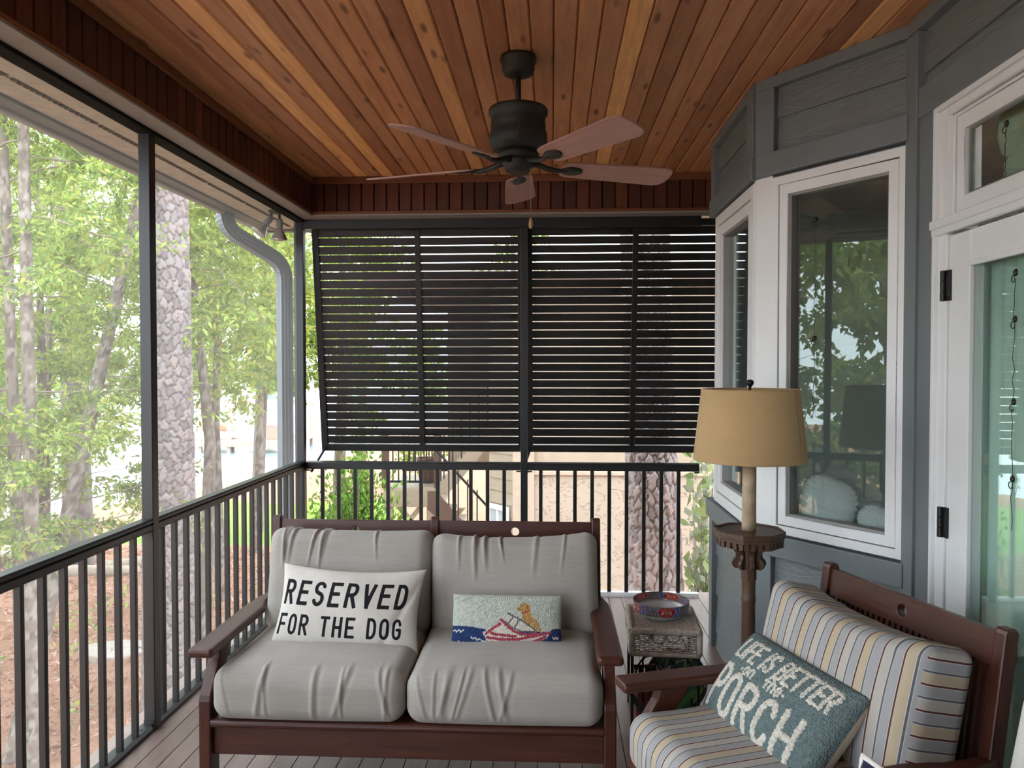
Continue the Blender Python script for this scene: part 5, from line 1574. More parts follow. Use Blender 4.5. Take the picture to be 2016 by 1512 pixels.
# ================================================================== outdoors
def smooth01(x): x = np.clip(x, 0, 1); return x * x * (3 - 2 * x)
def ground_z(x, y):
    x = np.asarray(x, float); y = np.asarray(y, float)
    z = -2.6 - 4.5 * smooth01((-x * 0.7 + y * 0.2 - 13.0) / 9.0)
    z = z + 0.10 * np.sin(x * 0.7 + 1) * np.sin(y * 0.5) + 1.0 * smooth01((y - 26) / 18) * smooth01((x + 12) / 6)
    return z
def gz(x, y): return float(ground_z(x, y))

gx = np.concatenate([np.linspace(-120, -30, 20), np.linspace(-29, 12, 120), np.linspace(14, 60, 12)])
gy = np.concatenate([np.linspace(-40, 0, 15), np.linspace(0.5, 45, 130), np.linspace(47, 140, 16)])
GX, GY = np.meshgrid(gx, gy, indexing='ij')
GZ = ground_z(GX, GY) + 0.03 * np.random.RandomState(1).randn(*GX.shape) * ((GX > -25) & (GX < 12))
vv = np.stack([GX.ravel(), GY.ravel(), GZ.ravel()], 1)
ff = [(i * len(gy) + j, (i + 1) * len(gy) + j, (i + 1) * len(gy) + j + 1, i * len(gy) + j + 1) for i in range(len(gx) - 1) for j in range(len(gy) - 1)]
me = bpy.data.meshes.new('ground'); me.from_pydata([tuple(p) for p in vv], [], ff); me.polygons.foreach_set('use_smooth', [True] * len(me.polygons))
# pine straw with a lawn patch
m, nt, b = newmat('pine_straw_and_lawn')
c = coords(nt, (1, 1, 1)); f1 = noise(nt, coords(nt, (9, 14, 6)), 2.6, 8, 0.8, 0.8); f2 = noise(nt, c, 0.6, 3)
straw = ramp(nt, f1, [(0.25, c4(0.24, 0.11, 0.065)), (0.45, c4(0.46, 0.24, 0.15)), (0.6, c4(0.57, 0.34, 0.23)), (0.78, c4(0.72, 0.52, 0.40))])
grass = ramp(nt, f1, [(0.3, c4(0.16, 0.30, 0.04)), (0.7, c4(0.34, 0.52, 0.10))])
a = nd(nt, 'ShaderNodeAttribute'); a.attribute_name = 'lawn'
ad = nd(nt, 'ShaderNodeMath', operation='ADD'); lk(nt, a.outputs['Fac'], ad.inputs[0])
mm = nd(nt, 'ShaderNodeMath', operation='MULTIPLY'); mm.inputs[1].default_value = 0.35; lk(nt, f2, mm.inputs[0]); lk(nt, mm.outputs[0], ad.inputs[1])
lm = ramp(nt, ad.outputs[0], [(0.62, c4(0, 0, 0)), (0.68, c4(1, 1, 1))])
sp = nd(nt, 'ShaderNodeSeparateColor'); lk(nt, lm, sp.inputs[0])
lk(nt, mixc(nt, sp.outputs[0], straw, grass), b.inputs['Base Color']); b.inputs['Roughness'].default_value = 0.95; b.inputs['Specular IOR Level'].default_value = 0.1
bump(nt, b, f1, 0.8, 0.05)
me.materials.append(m)
lawn = np.clip(1.2 - np.maximum(np.abs(vv[:, 0] + 7.5) / 4.5, np.abs(vv[:, 1] - 20.5) / 4.2), 0, 1)
at = me.attributes.new('lawn', 'FLOAT', 'POINT'); at.data.foreach_set('value', lawn.astype(np.float32))
go = bpy.data.objects.new('ground', me); link(go)
tag(go, 'pine straw covered ground with a strip of lawn', 'ground', kind='structure')

# the lake
m, nt, b = newmat('bright_lake_water')
b.inputs['Base Color'].default_value = (0.28, 0.36, 0.40, 1); b.inputs['Roughness'].default_value = 0.12
bump(nt, b, noise(nt, coords(nt, (0.6, 2.2, 1)), 1.5, 4), 0.35, 0.08)
lake = MB().box(-400, 60, 18, 500, -4.9, -4.6).build('lake', m); tag(lake, 'bright lake water beyond the trees', 'lake', kind='structure')

# ------------------------------------------------------------------ trunks and leaves
def bark_tube(path, radii, nseg, plate=(0.07, 0.13), depth=0.012, seed=0, cols=None, per_m=40):
    """trunk surface with raised bark plates; returns vertices, faces, colours"""
    rnd = np.random.RandomState(seed)
    path = np.array(path, float); radii = np.array(radii, float)
    seg = np.linalg.norm(np.diff(path, axis=0), axis=1); L = np.concatenate([[0], np.cumsum(seg)])
    n = max(int(L[-1] * per_m), 8)
    t = np.linspace(0, L[-1], n)
    C = np.stack([np.interp(t, L, path[:, k]) for k in range(3)], 1); R = np.interp(t, L, radii)
    th = np.linspace(0, 2 * PI, nseg, endpoint=False)
    TH, TT = np.meshgrid(th, t)
    Rm = np.repeat(R[:, None], nseg, 1)
    r0 = radii.mean(); per = 2 * PI * r0
    # plates: jittered cells, elongated upwards
    nc = max(int(per / plate[0]), 3); nr = max(int(L[-1] / plate[1]), 2)
    kd = kdtree.KDTree(nc * nr * 3); rv = []
    q = 0
    for i in range(nr):
        for j in range(nc):
            u = (j + 0.5 * (i % 2) + rnd.uniform(.1, .9)) * per / nc; w = (i + rnd.uniform(.1, .9)) * plate[1]
            cv = rnd.uniform(0, 1)
            for sh in (-per, 0, per):
                kd.insert((u + sh, w * plate[0] / plate[1], 0), q); q += 1; rv.append(cv)
    kd.balance()
    U = (TH * r0).ravel(); W = (TT * plate[0] / plate[1]).ravel()
    d = np.zeros(len(U)); cid = np.zeros(len(U))
    jit = 0.13 * plate[0]
    for i in range(len(U)):
        r = kd.find_n((U[i] + jit * math.sin(W[i] * 90 + U[i] * 31), W[i] + jit * math.sin(U[i] * 70), 0), 2)
        d[i] = r[1][2] - r[0][2]; cid[i] = rv[r[0][1]]
    edge = smooth01(d / (0.22 * plate[0]))
    fine = np.sin(U * 61 + 2.2 * np.sin(W * 43)) * np.sin(W * 57 + 1.7 * np.sin(U * 37)) + 0.6 * np.sin(U * 133 + W * 91)
    disp = depth * (edge - 1) + depth * 0.6 * (cid - 0.5) + depth * 0.09 * fine
    RR = Rm + disp.reshape(Rm.shape)
    V = np.stack([C[:, None, 0] + RR * np.cos(TH), C[:, None, 1] + RR * np.sin(TH), np.repeat(C[:, None, 2], nseg, 1)], 2).reshape(-1, 3)
    Fs = [(i * nseg + j, i * nseg + (j + 1) % nseg, (i + 1) * nseg + (j + 1) % nseg, (i + 1) * nseg + j) for i in range(n - 1) for j in range(nseg)]
    cols = np.array(cols if cols is not None else [(0.30, 0.24, 0.215), (0.40, 0.33, 0.30), (0.42, 0.27, 0.21)])
    ci = np.minimum((cid * len(cols)).astype(int), len(cols) - 1)
    col = cols[ci] * (0.85 + 0.3 * cid[:, None]) 
    return V, Fs, col

M['bark'] = vcol_mat('plated_bark', 0.95, spec=0.1, bmp=0.5, bscale=35)
M['leafA'] = vcol_mat('green_leaf', 0.55, spec=0.3, bscale=3.0, transl=0.45)

def color_mesh(name, V, Fs, col, mat, smooth=False):
    me = bpy.data.meshes.new(name)
    V = np.asarray(V, np.float32); Fa = np.asarray(Fs, np.int32)
    if Fa.ndim == 2:
        k = Fa.shape[1]
        me.vertices.add(len(V)); me.vertices.foreach_set('co', V.ravel())
        me.loops.add(Fa.size); me.loops.foreach_set('vertex_index', Fa.ravel())
        me.polygons.add(len(Fa)); me.polygons.foreach_set('loop_start', np.arange(0, Fa.size, k, dtype=np.int32))
    else:
        me.from_pydata([tuple(v) for v in V], [], Fs)
    me.update(calc_edges=True)
    if smooth: me.polygons.foreach_set('use_smooth', [True] * len(me.polygons))
    at = me.color_attributes.new('Col', 'FLOAT_COLOR', 'POINT')
    c = np.ones((len(V), 4), np.float32); c[:, :3] = col
    at.data.foreach_set('color', c.ravel())
    me.materials.append(mat)
    return me

def leaves(P, D, size, wid, rnd, cols, droop=0.3):
    """P base points, D directions; each leaf a folded pair of triangles (4 vertices, a ridge along the middle)"""
    n = len(P)
    D = D + rnd.randn(n, 3) * 0.35; D[:, 2] -= droop
    D /= np.linalg.norm(D, axis=1, keepdims=True)
    A = rnd.randn(n, 3); A[:, 2] *= 0.5
    Sd = np.cross(D, A); Sd /= np.linalg.norm(Sd, axis=1, keepdims=True)
    N = np.cross(Sd, D)
    l = size * rnd.uniform(0.6, 1.25, n)[:, None]; w = l * wid
    V = np.stack([P, P + D * l * 0.45 + Sd * w + N * w * .3, P + D * l, P + D * l * 0.45 - Sd * w + N * w * .3], 1).reshape(-1, 3)
    Fs = np.arange(n * 4).reshape(-1, 4)
    cols = np.array(cols); k = rnd.randint(0, len(cols), n)
    c = cols[k] * rnd.uniform(0.75, 1.25, n)[:, None]
    return V, Fs, np.repeat(c, 4, 0)

GREEN = [(0.24, 0.35, 0.07), (0.34, 0.46, 0.10), (0.43, 0.54, 0.13), (0.18, 0.28, 0.07), (0.48, 0.52, 0.11)]
GREEN2 = [(0.23, 0.33, 0.07), (0.31, 0.41, 0.09), (0.40, 0.48, 0.11), (0.46, 0.48, 0.10)]

def branch_paths(rnd, path, n, z0, z1, length, rise=0.15, az=None):
    path = np.array(path, float); out = []
    for _ in range(n):
        z = rnd.uniform(z0, z1)
        c = np.array([np.interp(z, path[:, 2], path[:, k]) for k in range(3)])
        a = rnd.uniform(0, 2 * PI) if az is None else rnd.uniform(*az)
        L = length * rnd.uniform(0.5, 1.15)
        d = np.array([math.cos(a), math.sin(a), rise + rnd.uniform(-.25, .35)])
        pts = [c]; k = 7
        for i in range(k):
            d = d + rnd.randn(3) * 0.16; d[2] -= 0.07
            d /= np.linalg.norm(d)
            pts.append(pts[-1] + d * L / k)
        out.append(np.array(pts))
    return out

def tree(name, label, path, radii, nb, zr, blen, nleaf, lsize, lwid, seed, cols=GREEN, plate=(0.05, 0.06), depth=0.006, nseg=28, per_m=26, bark=None, group='trees outside the left screens', az=None, twig_r=0.012, cat='tree', rise=0.15, spread=0.16):
    rnd = np.random.RandomState(seed)
    base = Vector(path[0])
    t = empty(name, base, 0, label, cat, group)
    P0 = np.array(path[0])
    V, Fs, col = bark_tube(path, radii, nseg, plate, depth, seed, bark, per_m)
    o = bpy.data.objects.new('trunk', color_mesh('trunk', V - P0, Fs, col, M['bark'], True)); link(o, t)
    brs = branch_paths(rnd, path, nb, zr[0], zr[1], blen, rise, az)
    mb = MB(); LP = []; LD = []
    per = max(nleaf // max(nb, 1), 1)
    for bp in brs:
        k = len(bp)
        mb.tube([tuple(p - P0) for p in bp], [twig_r * (1 - 0.85 * i / (k - 1)) for i in range(k)], 5)
        ntw = 9
        each = max(per // ntw, 1)
        for q in range(ntw):
            s = rnd.uniform(0.22, 1.0) * (k - 1); i = min(int(s), k - 2); p = bp[i] + (bp[i + 1] - bp[i]) * (s - i)
            d = rnd.randn(3); d[2] = d[2] * 0.4 - 0.15; d /= np.linalg.norm(d)
            tl = blen * rnd.uniform(0.12, 0.32)
            e = p + d * tl
            if q < 5: mb.tube([tuple(p - P0), tuple((p + e) / 2 - P0 + np.array((0, 0, .02))), tuple(e - P0)], [twig_r * .3, twig_r * .22, twig_r * .1], 4)
            u = rnd.uniform(0.1, 1.0, each)
            LP.append(p + d * tl * u[:, None] + rnd.randn(each, 3) * spread * tl * 0.6); LD.append(np.tile(d * 0.6, (each, 1)) + rnd.randn(each, 3) * 0.5)
    if nb:
        o = mb.build('branches', M['twig'], t, True)
        LP = np.concatenate(LP); LD = np.concatenate(LD)
        V, Fs, col = leaves(LP, LD, lsize, lwid, rnd, cols)
        o = bpy.data.objects.new('foliage', color_mesh('foliage', V - P0, Fs, col, M['leafA'])); link(o, t)
        o['kind'] = 'stuff'
    return t
M['twig'] = plain('grey_brown_twig', c4(0.25, 0.20, 0.16), 0.9)

def trunk_from(u0, v0, u1, v1, Y0, Y1, zbase=None, ztop=7.0):
    """real trunk axis through two points at given depths"""
    def pt(u, v, Y):
        d = _fw + _rt * ((u - 1008) / F_PX) - _up * ((v - 756) / F_PX)
        return Vector((0, 0, CAM_H)) + d * (Y / d.y)
    a = pt(u0, v0, Y0); b_ = pt(u1, v1, Y1)      # a lower, b upper
    d = (b_ - a) / (b_.z - a.z)
    g = gz(a.x, a.y) - 0.15
    for _ in range(3):
        base = a + d * (g - a.z); g = gz(base.x, base.y) - 0.15
    base = a + d * (g - a.z); top = a + d * (ztop - a.z)
    return base, a, b_, top

PINE = [(0.22, 0.185, 0.178), (0.26, 0.222, 0.215), (0.29, 0.255, 0.245), (0.245, 0.208, 0.198), (0.27, 0.222, 0.205)]
BIRCH = [(0.18, 0.145, 0.12), (0.25, 0.205, 0.17), (0.33, 0.29, 0.25), (0.21, 0.165, 0.135)]
# big pine just outside
b0, a0, c0, t0 = trunk_from(333, 1000, 326, 500, 9.0, 9.0, ztop=5.5)
tree('pine_tree', 'large plated pine trunk between the middle post and the back corner', [b0, a0, c0, t0], [0.33, 0.295, 0.265, 0.235], 0, (5, 8), 1, 0, .1, .2, 3, plate=(0.085, 0.125), depth=0.026, nseg=140, per_m=80, bark=PINE)
# slim trees at the far left
b0, a0, c0, t0 = trunk_from(35, 1050, 20, 640, 8.2, 8.2)
tree('slim_tree', 'slim leaning tree at the far left edge of the picture', [b0, a0, c0, t0], [0.085, 0.066, 0.056, 0.035], 16, (-0.5, 6.2), 2.0, 8000, 0.095, 0.17, 11, bark=BIRCH)
b0, a0, c0, t0 = trunk_from(61, 1000, 49, 400, 7.8, 8.0)
tree('slim_tree', 'slim upright grey tree second from the left edge', [b0, a0, c0, t0], [0.095, 0.070, 0.058, 0.04], 18, (0.0, 6.2), 2.0, 9000, 0.09, 0.18, 12, bark=BIRCH)
b0, a0, c0, t0 = trunk_from(135, 1010, 206, 690, 8.6, 9.2, ztop=5.5)
tree('slim_tree', 'slim tree leaning right between the left edge and the middle post', [b0, a0, c0, t0], [0.11, 0.085, 0.075, 0.04], 20, (-0.3, 5.2), 2.1, 10000, 0.095, 0.17, 13, bark=BIRCH)
# pine farther away, behind the leaning tree
b0, a0, c0, t0 = trunk_from(150, 900, 136, 300, 15, 15, ztop=10)
tree('pine_tree', 'pale pine trunk farther away behind the leaning slim tree', [b0, a0, c0, t0], [0.29, 0.26, 0.235, 0.2], 10, (3, 8.5), 2.5, 3000, 0.12, 0.15, 14, bark=PINE, plate=(0.09, 0.12), depth=0.012, nseg=56, per_m=26)
b0, a0, c0, t0 = trunk_from(509, 940, 514, 800, 19, 19, ztop=8)
tree('pine_tree', 'slender pine seen just left of the downspout', [b0, a0, c0, t0], [0.17, 0.15, 0.145, 0.10], 26, (1.2, 7.5), 3.0, 9000, 0.15, 0.20, 15, bark=PINE, plate=(0.09, 0.12), depth=0.01, nseg=40, per_m=18)
# leafy fill trees at mid distance
mid = [(-7.8, 11.5, 7, 16, -0.3, 'leafy tree behind the slim trees, mid-distance on the left'), (-9.5, 14.0, 8, 17, 0.0, 'taller leafy tree beyond the leaning slim tree'), (-5.9, 13.5, 8, 18, 1.0, 'leafy tree just right of the big pine'), (-6.6, 17.0, 9, 19, 1.2, 'leafy tree beyond the big pine towards the water'),
       (-13.0, 17.5, 10, 20, -0.2, 'far leafy tree at the left by the lake shore'), (-5.0, 10.8, 7.5, 26, 1.9, 'leafy sapling with high crown beside the downspout'), (-8.9, 9.6, 7, 27, -0.6, 'leafy tree low at the left edge')]
for x, y, h, sd, z0, lb in mid:
    g = gz(x, y)
    rnd = random.Random(sd)
    pth = [Vector((x, y, g - .1)), Vector((x + rnd.uniform(-.2, .2), y + .1, g + h * .4)), Vector((x + rnd.uniform(-.5, .5), y, g + h))]
    tree('leafy_tree', lb, pth, [0.11, 0.08, 0.03], 34, (z0, g + h * 0.98), 2.3, 14000, 0.115, 0.20, sd, bark=BIRCH, nseg=18, per_m=14, cols=GREEN if sd % 2 else GREEN2)
# trees to the left of the camera, seen mirrored in the bay window
for x, y, h, sd, lb in ((-8.5, 5.0, 8, 31, 'leafy tree left of the porch, mirrored in the bay window'), (-9.5, 2.2, 8, 32, 'leafy tree abreast of the camera, mirrored in the bay window'), (-13.5, 6.5, 10, 33, 'farther leafy tree mirrored in the bay window'), (-11.0, -1.0, 8, 34, 'leafy tree behind the camera on the left')):
    g = gz(x, y)
    tree('leafy_tree', lb, [Vector((x, y, g - .1)), Vector((x + .2, y, g + h * .5)), Vector((x, y + .3, g + h))], [0.12, 0.09, 0.03], 44, (-2.2, g + h * .8), 2.6, 15000, 0.17, 0.24, sd, bark=BIRCH, nseg=16, per_m=12, cols=GREEN2, group='trees mirrored in the glass')
# trees behind the back of the porch
for x, y, h, sd, lb in ((-5.2, 18.5, 10, 41, 'leafy tree behind the left shutter'), (-6.5, 26, 13, 42, 'tall leafy tree far behind the left shutter'), (-1.5, 27, 12, 43, 'tall leafy tree behind the neighbouring house')):
    g = gz(x, y)
    tree('leafy_tree', lb, [Vector((x, y, g - .1)), Vector((x + .2, y, g + h * .5)), Vector((x, y + .3, g + h))], [0.16, 0.11, 0.03], 26, (g + 2.5 + (1.5 if sd == 42 else 0), g + h * .95), 2.8, 7000, 0.18, 0.24, sd, bark=BIRCH, nseg=16, per_m=10, group='trees behind the back shutters')
# far shore
for i in range(10):
    x = -150 + i * 17; y = 175 + (i * 37 % 23)
    tree('shore_tree', 'number hazy tree of the far shore, counted from the left'.replace('number', ('first', 'second', 'third', 'fourth', 'fifth', 'sixth', 'seventh', 'eighth', 'ninth', 'tenth')[i]), [Vector((x, y, -5)), Vector((x, y, 2)), Vector((x, y, 11 + i % 3 * 2))], [0.5, 0.4, 0.1], 24, (-3, 11), 7, 1600, 1.4, 0.4, 60 + i, nseg=8, per_m=1, plate=(.8, 1.2), group='trees on the far shore', twig_r=0.06)

# big pine behind the back rail
b0, a0, c0, t0 = trunk_from(1289, 1160, 1282, 900, 7.6, 7.6, ztop=5)
tree('pine_tree', 'large plated pine trunk behind the back railing, right of the house wall', [b0, a0, c0, t0], [0.30, 0.275, 0.248, 0.22], 0, (5, 8), 1, 0, .1, .2, 5, plate=(0.075, 0.135), depth=0.028, nseg=140, per_m=80, bark=[tuple(min(1, c * 1.45) for c in q) for q in PINE], group='trees behind the back shutters')  # bark colours lightened to offset the shade this trunk stands in

# shrubs
def shrub(name, label, x, y, rx, ry, h, n, ls, lw, seed, cols, z=None):
    rnd = np.random.RandomState(seed)
    g = gz(x, y) if z is None else z
    t = empty(name, (x, y, g), 0, label, 'shrub', 'shrubs behind the back railing')
    mb = MB(); P = []; D = []
    for k in range(46):
        a = rnd.uniform(0, 2 * PI); r = rnd.uniform(0, 1) ** .6
        e = np.array([rx * r * math.cos(a), ry * r * math.sin(a), h * rnd.uniform(0.45, 1.0) * (1 - 0.35 * r * r)])
        mb.tube([(e[0] * .15, e[1] * .15, 0), (e[0] * .6, e[1] * .6, e[2] * .5), tuple(e)], [0.012, 0.008, 0.003], 5)
        m_ = n // 46
        u = rnd.uniform(0.35, 1.05, m_)[:, None]
        P.append(e * u + rnd.randn(m_, 3) * 0.11 * np.array([rx, ry, h]) * .9); D.append(np.tile(e / np.linalg.norm(e), (m_, 1)) + rnd.randn(m_, 3) * .5)
    mb.build('stems', M['twig'], t, True)
    V, Fs, col = leaves(np.concatenate(P), np.concatenate(D), ls, lw, rnd, cols, 0.0)
    o = bpy.data.objects.new('foliage', color_mesh('foliage', V, Fs, col, M['leafA'])); link(o, t); o['kind'] = 'stuff'
shrub('leafy_shrub', 'dense bright green shrub in front of the neighbouring stairs', -2.95, 11.5, 0.70, 0.7, 2.75, 9000, 0.10, 0.26, 71, [(0.16, 0.32, 0.05), (0.24, 0.42, 0.07), (0.32, 0.50, 0.10), (0.12, 0.24, 0.05)])
shrub('leafy_shrub', 'pale broad-leaved shrub beside the pine behind the back railing', 1.52, 7.7, 0.30, 0.40, 3.7, 1500, 0.13, 0.28, 72, [(0.30, 0.40, 0.16), (0.42, 0.52, 0.22), (0.40, 0.46, 0.34), (0.50, 0.54, 0.42)])

# ------------------------------------------------------------------ neighbouring house
def neighbour():
    K = Vector((-0.58, 11.8, 0)); g = -2.7
    t = empty('neighbouring_house', (K.x, K.y, g), 0, 'tan neighbouring house with textured stucco base behind the railing', 'house')
    off = Vector((K.x, K.y, g))
    def wp(o): o.location = Vector(o.location) - off; return o
    # textured stucco wall facing the porch
    m, nt, b = newmat('tan_skip_trowel_stucco')
    c = coords(nt, (1.0, 1.0, 1.6)); f = noise(nt, c, 2.6, 2, 0.5, 2.5)
    w = nd(nt, 'ShaderNodeMath', operation='MULTIPLY'); w.inputs[1].default_value = 22; lk(nt, f, w.inputs[0])
    sn = nd(nt, 'ShaderNodeMath', operation='SINE'); lk(nt, w.outputs[0], sn.inputs[0])
    pw = ramp(nt, sn.outputs[0], [(0.80, c4(0, 0, 0)), (0.98, c4(1, 1, 1))])
    lk(nt, ramp(nt, noise(nt, c, 1.5, 3), [(0.3, c4(0.385, 0.315, 0.235)), (0.7, c4(0.435, 0.36, 0.275))]), b.inputs['Base Color']); b.inputs['Roughness'].default_value = 0.9
    bump(nt, b, pw, 0.7, 0.03)
    wp(boxobj('stucco_wall', (K.x + 0.30, 5.2, 11.8, 12.0, g, -0.09), m, t))
    wp(boxobj('ledge', (K.x + 0.26, 5.2, 11.76, 11.82, -0.09, -0.03), M['tan_trim'], t, 0.01))
    wp(boxobj('wall', (K.x + 0.30, 5.2, 11.84, 12.0, -0.03, 2.8), M['tan_ext'], t))
    wp(boxobj('corner_board', (K.x - 0.02, K.x + 0.31, 11.72, 11.98, g, 2.8), M['tan_trim'], t, 0.01))
    # siding wall running back to the left
    d = Vector((-0.656, 0.755, 0)); nn = Vector((-0.755, -0.656, 0))
    Mx = Matrix(((-d.x, -nn.x, 0, K.x), (-d.y, -nn.y, 0, K.y), (0, 0, 1, 0), (0, 0, 0, 1)))   # local x towards the corner, -y out
    z = g
    zz = -1.35
    while zz < 2.7:
        o = MB().prism([(-0.02, zz), (0.05, zz), (0.05, zz + 0.2), (-0.003, zz + 0.2)], -0.62, 0.0, 'x', Mx).build('siding_board', M['tan_ext'], t); o.location = -off; fix_normals(o)
        zz += 0.195
    o = MB().box(-0.62, 0, 0.04, 0.12, g, 2.8, Mx).build('wall', M['tan_ext'], t); o.location = -off
    o = MB().box(-0.64, 0.02, -0.05, 0.05, g, -1.32, Mx).build('base_wall', M['tan_trim'], t); o.location = -off
    # window in the base
    wm = empty('window', -off); wm.parent = t
    for b_ in ((-0.58, -0.52, -1.95, -0.66), (-0.12, -0.06, -1.95, -0.66), (-0.58, -0.06, -0.66, -0.59), (-0.33, -0.30, -1.95, -0.66)):
        MB().box(b_[0], b_[1], -0.09, -0.04, b_[2], b_[3], Mx).build('frame', M['white'], wm)
    MB().box(-0.52, -0.12, -0.065, -0.06, -1.95, -0.66, Mx).build('pane', plain('pale_house_pane', c4(0.45, 0.50, 0.52), 0.05), wm)
    wp(boxobj('wall', (-2.05, -0.5, 15.2, 15.3, -0.38, 2.8), M['tan_ext'], t))
    wp(boxobj('roof', (K.x - 2.2, 5.6, 11.3, 16, 2.8, 2.95), M['brown_ext'], t))
neighbour()

def stairs():
    Y = 13.6
    t = empty('outdoor_stairs', (-2.6, Y, -2.7), 0, 'tan outdoor landing and stairs with black railings at the neighbouring house', 'stairs')
    off = Vector((-2.6, Y, -2.7))
    def wp(o): o.location = Vector(o.location) - off; return o
    # landing
    wp(boxobj('landing', (-2.95, -1.95, Y, Y + 1.6, -0.66, -0.58), M['tan_trim'], t, 0.01))
    wp(boxobj('fascia', (-2.98, -2.05, Y - 0.04, Y, -0.92, -0.60), M['tan_trim'], t, 0.01))
    wp(boxobj('fascia', (-2.99, -2.95, Y, Y + 1.6, -0.92, -0.60), M['tan_trim'], t, 0.01))
    for x in (-2.9, -2.15):
        wp(boxobj('post', (x - .07, x + .07, Y + 0.02, Y + .16, -2.75, -0.66), M['tan_trim'], t, 0.01))
        for sx in (-1, 1):
            o = MB().prism([(x, -1.55), (x + sx * .10, -1.55), (x + sx * .62, -0.95), (x + sx * .50, -0.95)], Y + .04, Y + .12, 'y').build('brace', M['tan_trim'], t); o.location = -off; fix_normals(o)
    # railing on the landing
    for y in (Y + 0.03, Y + 1.57):
        wp(boxobj('rail', (-2.95, -2.0, y - .02, y + .02, 0.28, 0.33), M['black'], t))
        wp(boxobj('rail', (-2.95, -2.0, y - .02, y + .02, -0.50, -0.46), M['black'], t))
        bmx = MB().box(-0.011, 0.011, -0.011, 0.011, -0.5, 0.30).mesh('baluster'); bmx.materials.append(M['black'])
        for k in range(10): inst('baluster', bmx, t, Vector((-2.92 + k * 0.1, y, 0)) - off)
    for x in (-2.96, -2.02): wp(boxobj('newel', (x - .06, x + .06, Y + .0, Y + .12, -0.6, 0.42), M['brown_ext'], t, 0.01))
    # flight rising to the right
    o = MB().prism([(-2.06, -0.92), (-1.66, -0.50), (-0.8, 0.55), (-0.8, 0.90), (-1.72, -0.22), (-2.06, -0.60)], Y - .06, Y - .0, 'y').build('stringer', M['tan_trim'], t); o.location = -off; fix_normals(o)
    for k in range(8):
        x = -2.0 + k * 0.155; z = -0.50 + k * 0.18
        wp(boxobj('tread', (x, x + .20, Y - .0, Y + 1.0, z, z + .04), M['tan_trim'], t, 0.005))
        o = MB().box(-0.011, 0.011, -0.011, 0.011, 0, 0.85).build('baluster', M['black'], t); o.location = Vector((x + .1, Y - .03, z + .05)) - off
    # flight going down to the right, nearer
    o = MB().prism([(-2.10, -0.55), (-1.95, -0.55), (-0.95, -1.65), (-0.95, -1.95), (-2.10, -0.85)], Y - 0.62, Y - 0.56, 'y').build('stringer', M['brown_ext'], t); o.location = -off; fix_normals(o)
    for k in range(7):
        x = -2.0 + k * 0.16; z = -0.72 - k * 0.175
        wp(boxobj('tread', (x, x + .2, Y - .6, Y - .08, z, z + .04), M['tan_trim'], t, 0.005))
        o = MB().box(-0.011, 0.011, -0.011, 0.011, 0, 0.85).build('baluster', M['black'], t); o.location = Vector((x + .1, Y - .59, z + .05)) - off
    o = MB().tube([(-2.0, Y - .59, 0.20), (-0.92, Y - .59, -0.98)], 0.022, 6).build('rail', M['black'], t); o.location = -off
stairs()
pl = MB().lathe([(0.0, 0), (0.13, 0), (0.16, 0.12), (0.20, 0.42), (0.21, 0.46), (0.18, 0.46), (0.17, 0.40), (0, 0.40)], 24).build('planter', M['brown_ext'], smooth=True)
pl.location = (-2.30, 14.2, -0.58); tag(pl, 'dark brown planter standing on the neighbouring landing', 'planter')

# ------------------------------------------------------------------ lake side things
def dock():
    x0, x1, y0, y1, z = -27.5, -18.5, 54, 60, -3.75
    t = empty('boat_dock', (-23, 57, -4.7), 0, 'covered boat dock on the lake left of the downspout', 'dock')
    off = Vector((-23, 57, -4.7)); W_ = plain('weathered_dock_timber', c4(0.40, 0.30, 0.24), 0.8)
    def wp(o): o.location = Vector(o.location) - off; return o
    for k in range(14): 
        a = x0 + (x1 - x0) * k / 14
        wp(boxobj('plank', (a, a + (x1 - x0) / 14 - .04, y0, y1, z - .25, z), W_, t))
    for x in np.linspace(x0 + .3, x1 - .3, 5):
        for y in (y0 + .2, y1 - .2):
            wp(boxobj('post', (x - .12, x + .12, y - .12, y + .12, -5.5, -1.4), W_, t))
    wp(boxobj('beam', (x0, x1, y0, y0 + .3, -1.4, -1.05), W_, t)); wp(boxobj('beam', (x0, x1, y1 - .3, y1, -1.4, -1.05), W_, t))
    wp(boxobj('side_beam', (x0, x1, y0 - .1, y0 + .05, z - .4, z - .1), plain('salmon_dock_edge', c4(0.55, 0.27, 0.2), 0.7), t))
dock()
def boat():
    t = empty('covered_boat', (-24.6, 55.5, -3.75), 0.1, 'small boat under an orange cover on the dock', 'boat')
    hull = [(-1.6, 0.35), (-1.5, 0.0), (1.2, 0.0), (1.9, 0.45), (1.8, 0.6), (-1.6, 0.6)]
    fix_normals(MB().prism(hull, -0.6, 0.6, 'y').build('hull', M['white'], t, bevel=0.08))
    fix_normals(MB().prism([(-1.3, 0.6), (-1.1, 1.05), (-0.1, 1.35), (0.7, 1.1), (1.5, 0.62)], -0.55, 0.55, 'y').build('cover', plain('orange_canvas', c4(0.65, 0.20, 0.10), 0.8), t, bevel=0.12))
boat()
cr = boxobj('storage_box', (-20.6, -19.0, 55, 56, -3.75, -2.75), plain('salmon_storage_box', c4(0.50, 0.27, 0.2), 0.8), None, 0.03)
boxobj('lid', (-0.85, 0.85, -0.55, 0.55, 0.5, 0.58), M['tan_trim'], cr, 0.02)
tag(cr, 'salmon storage box at the right end of the dock', 'box')

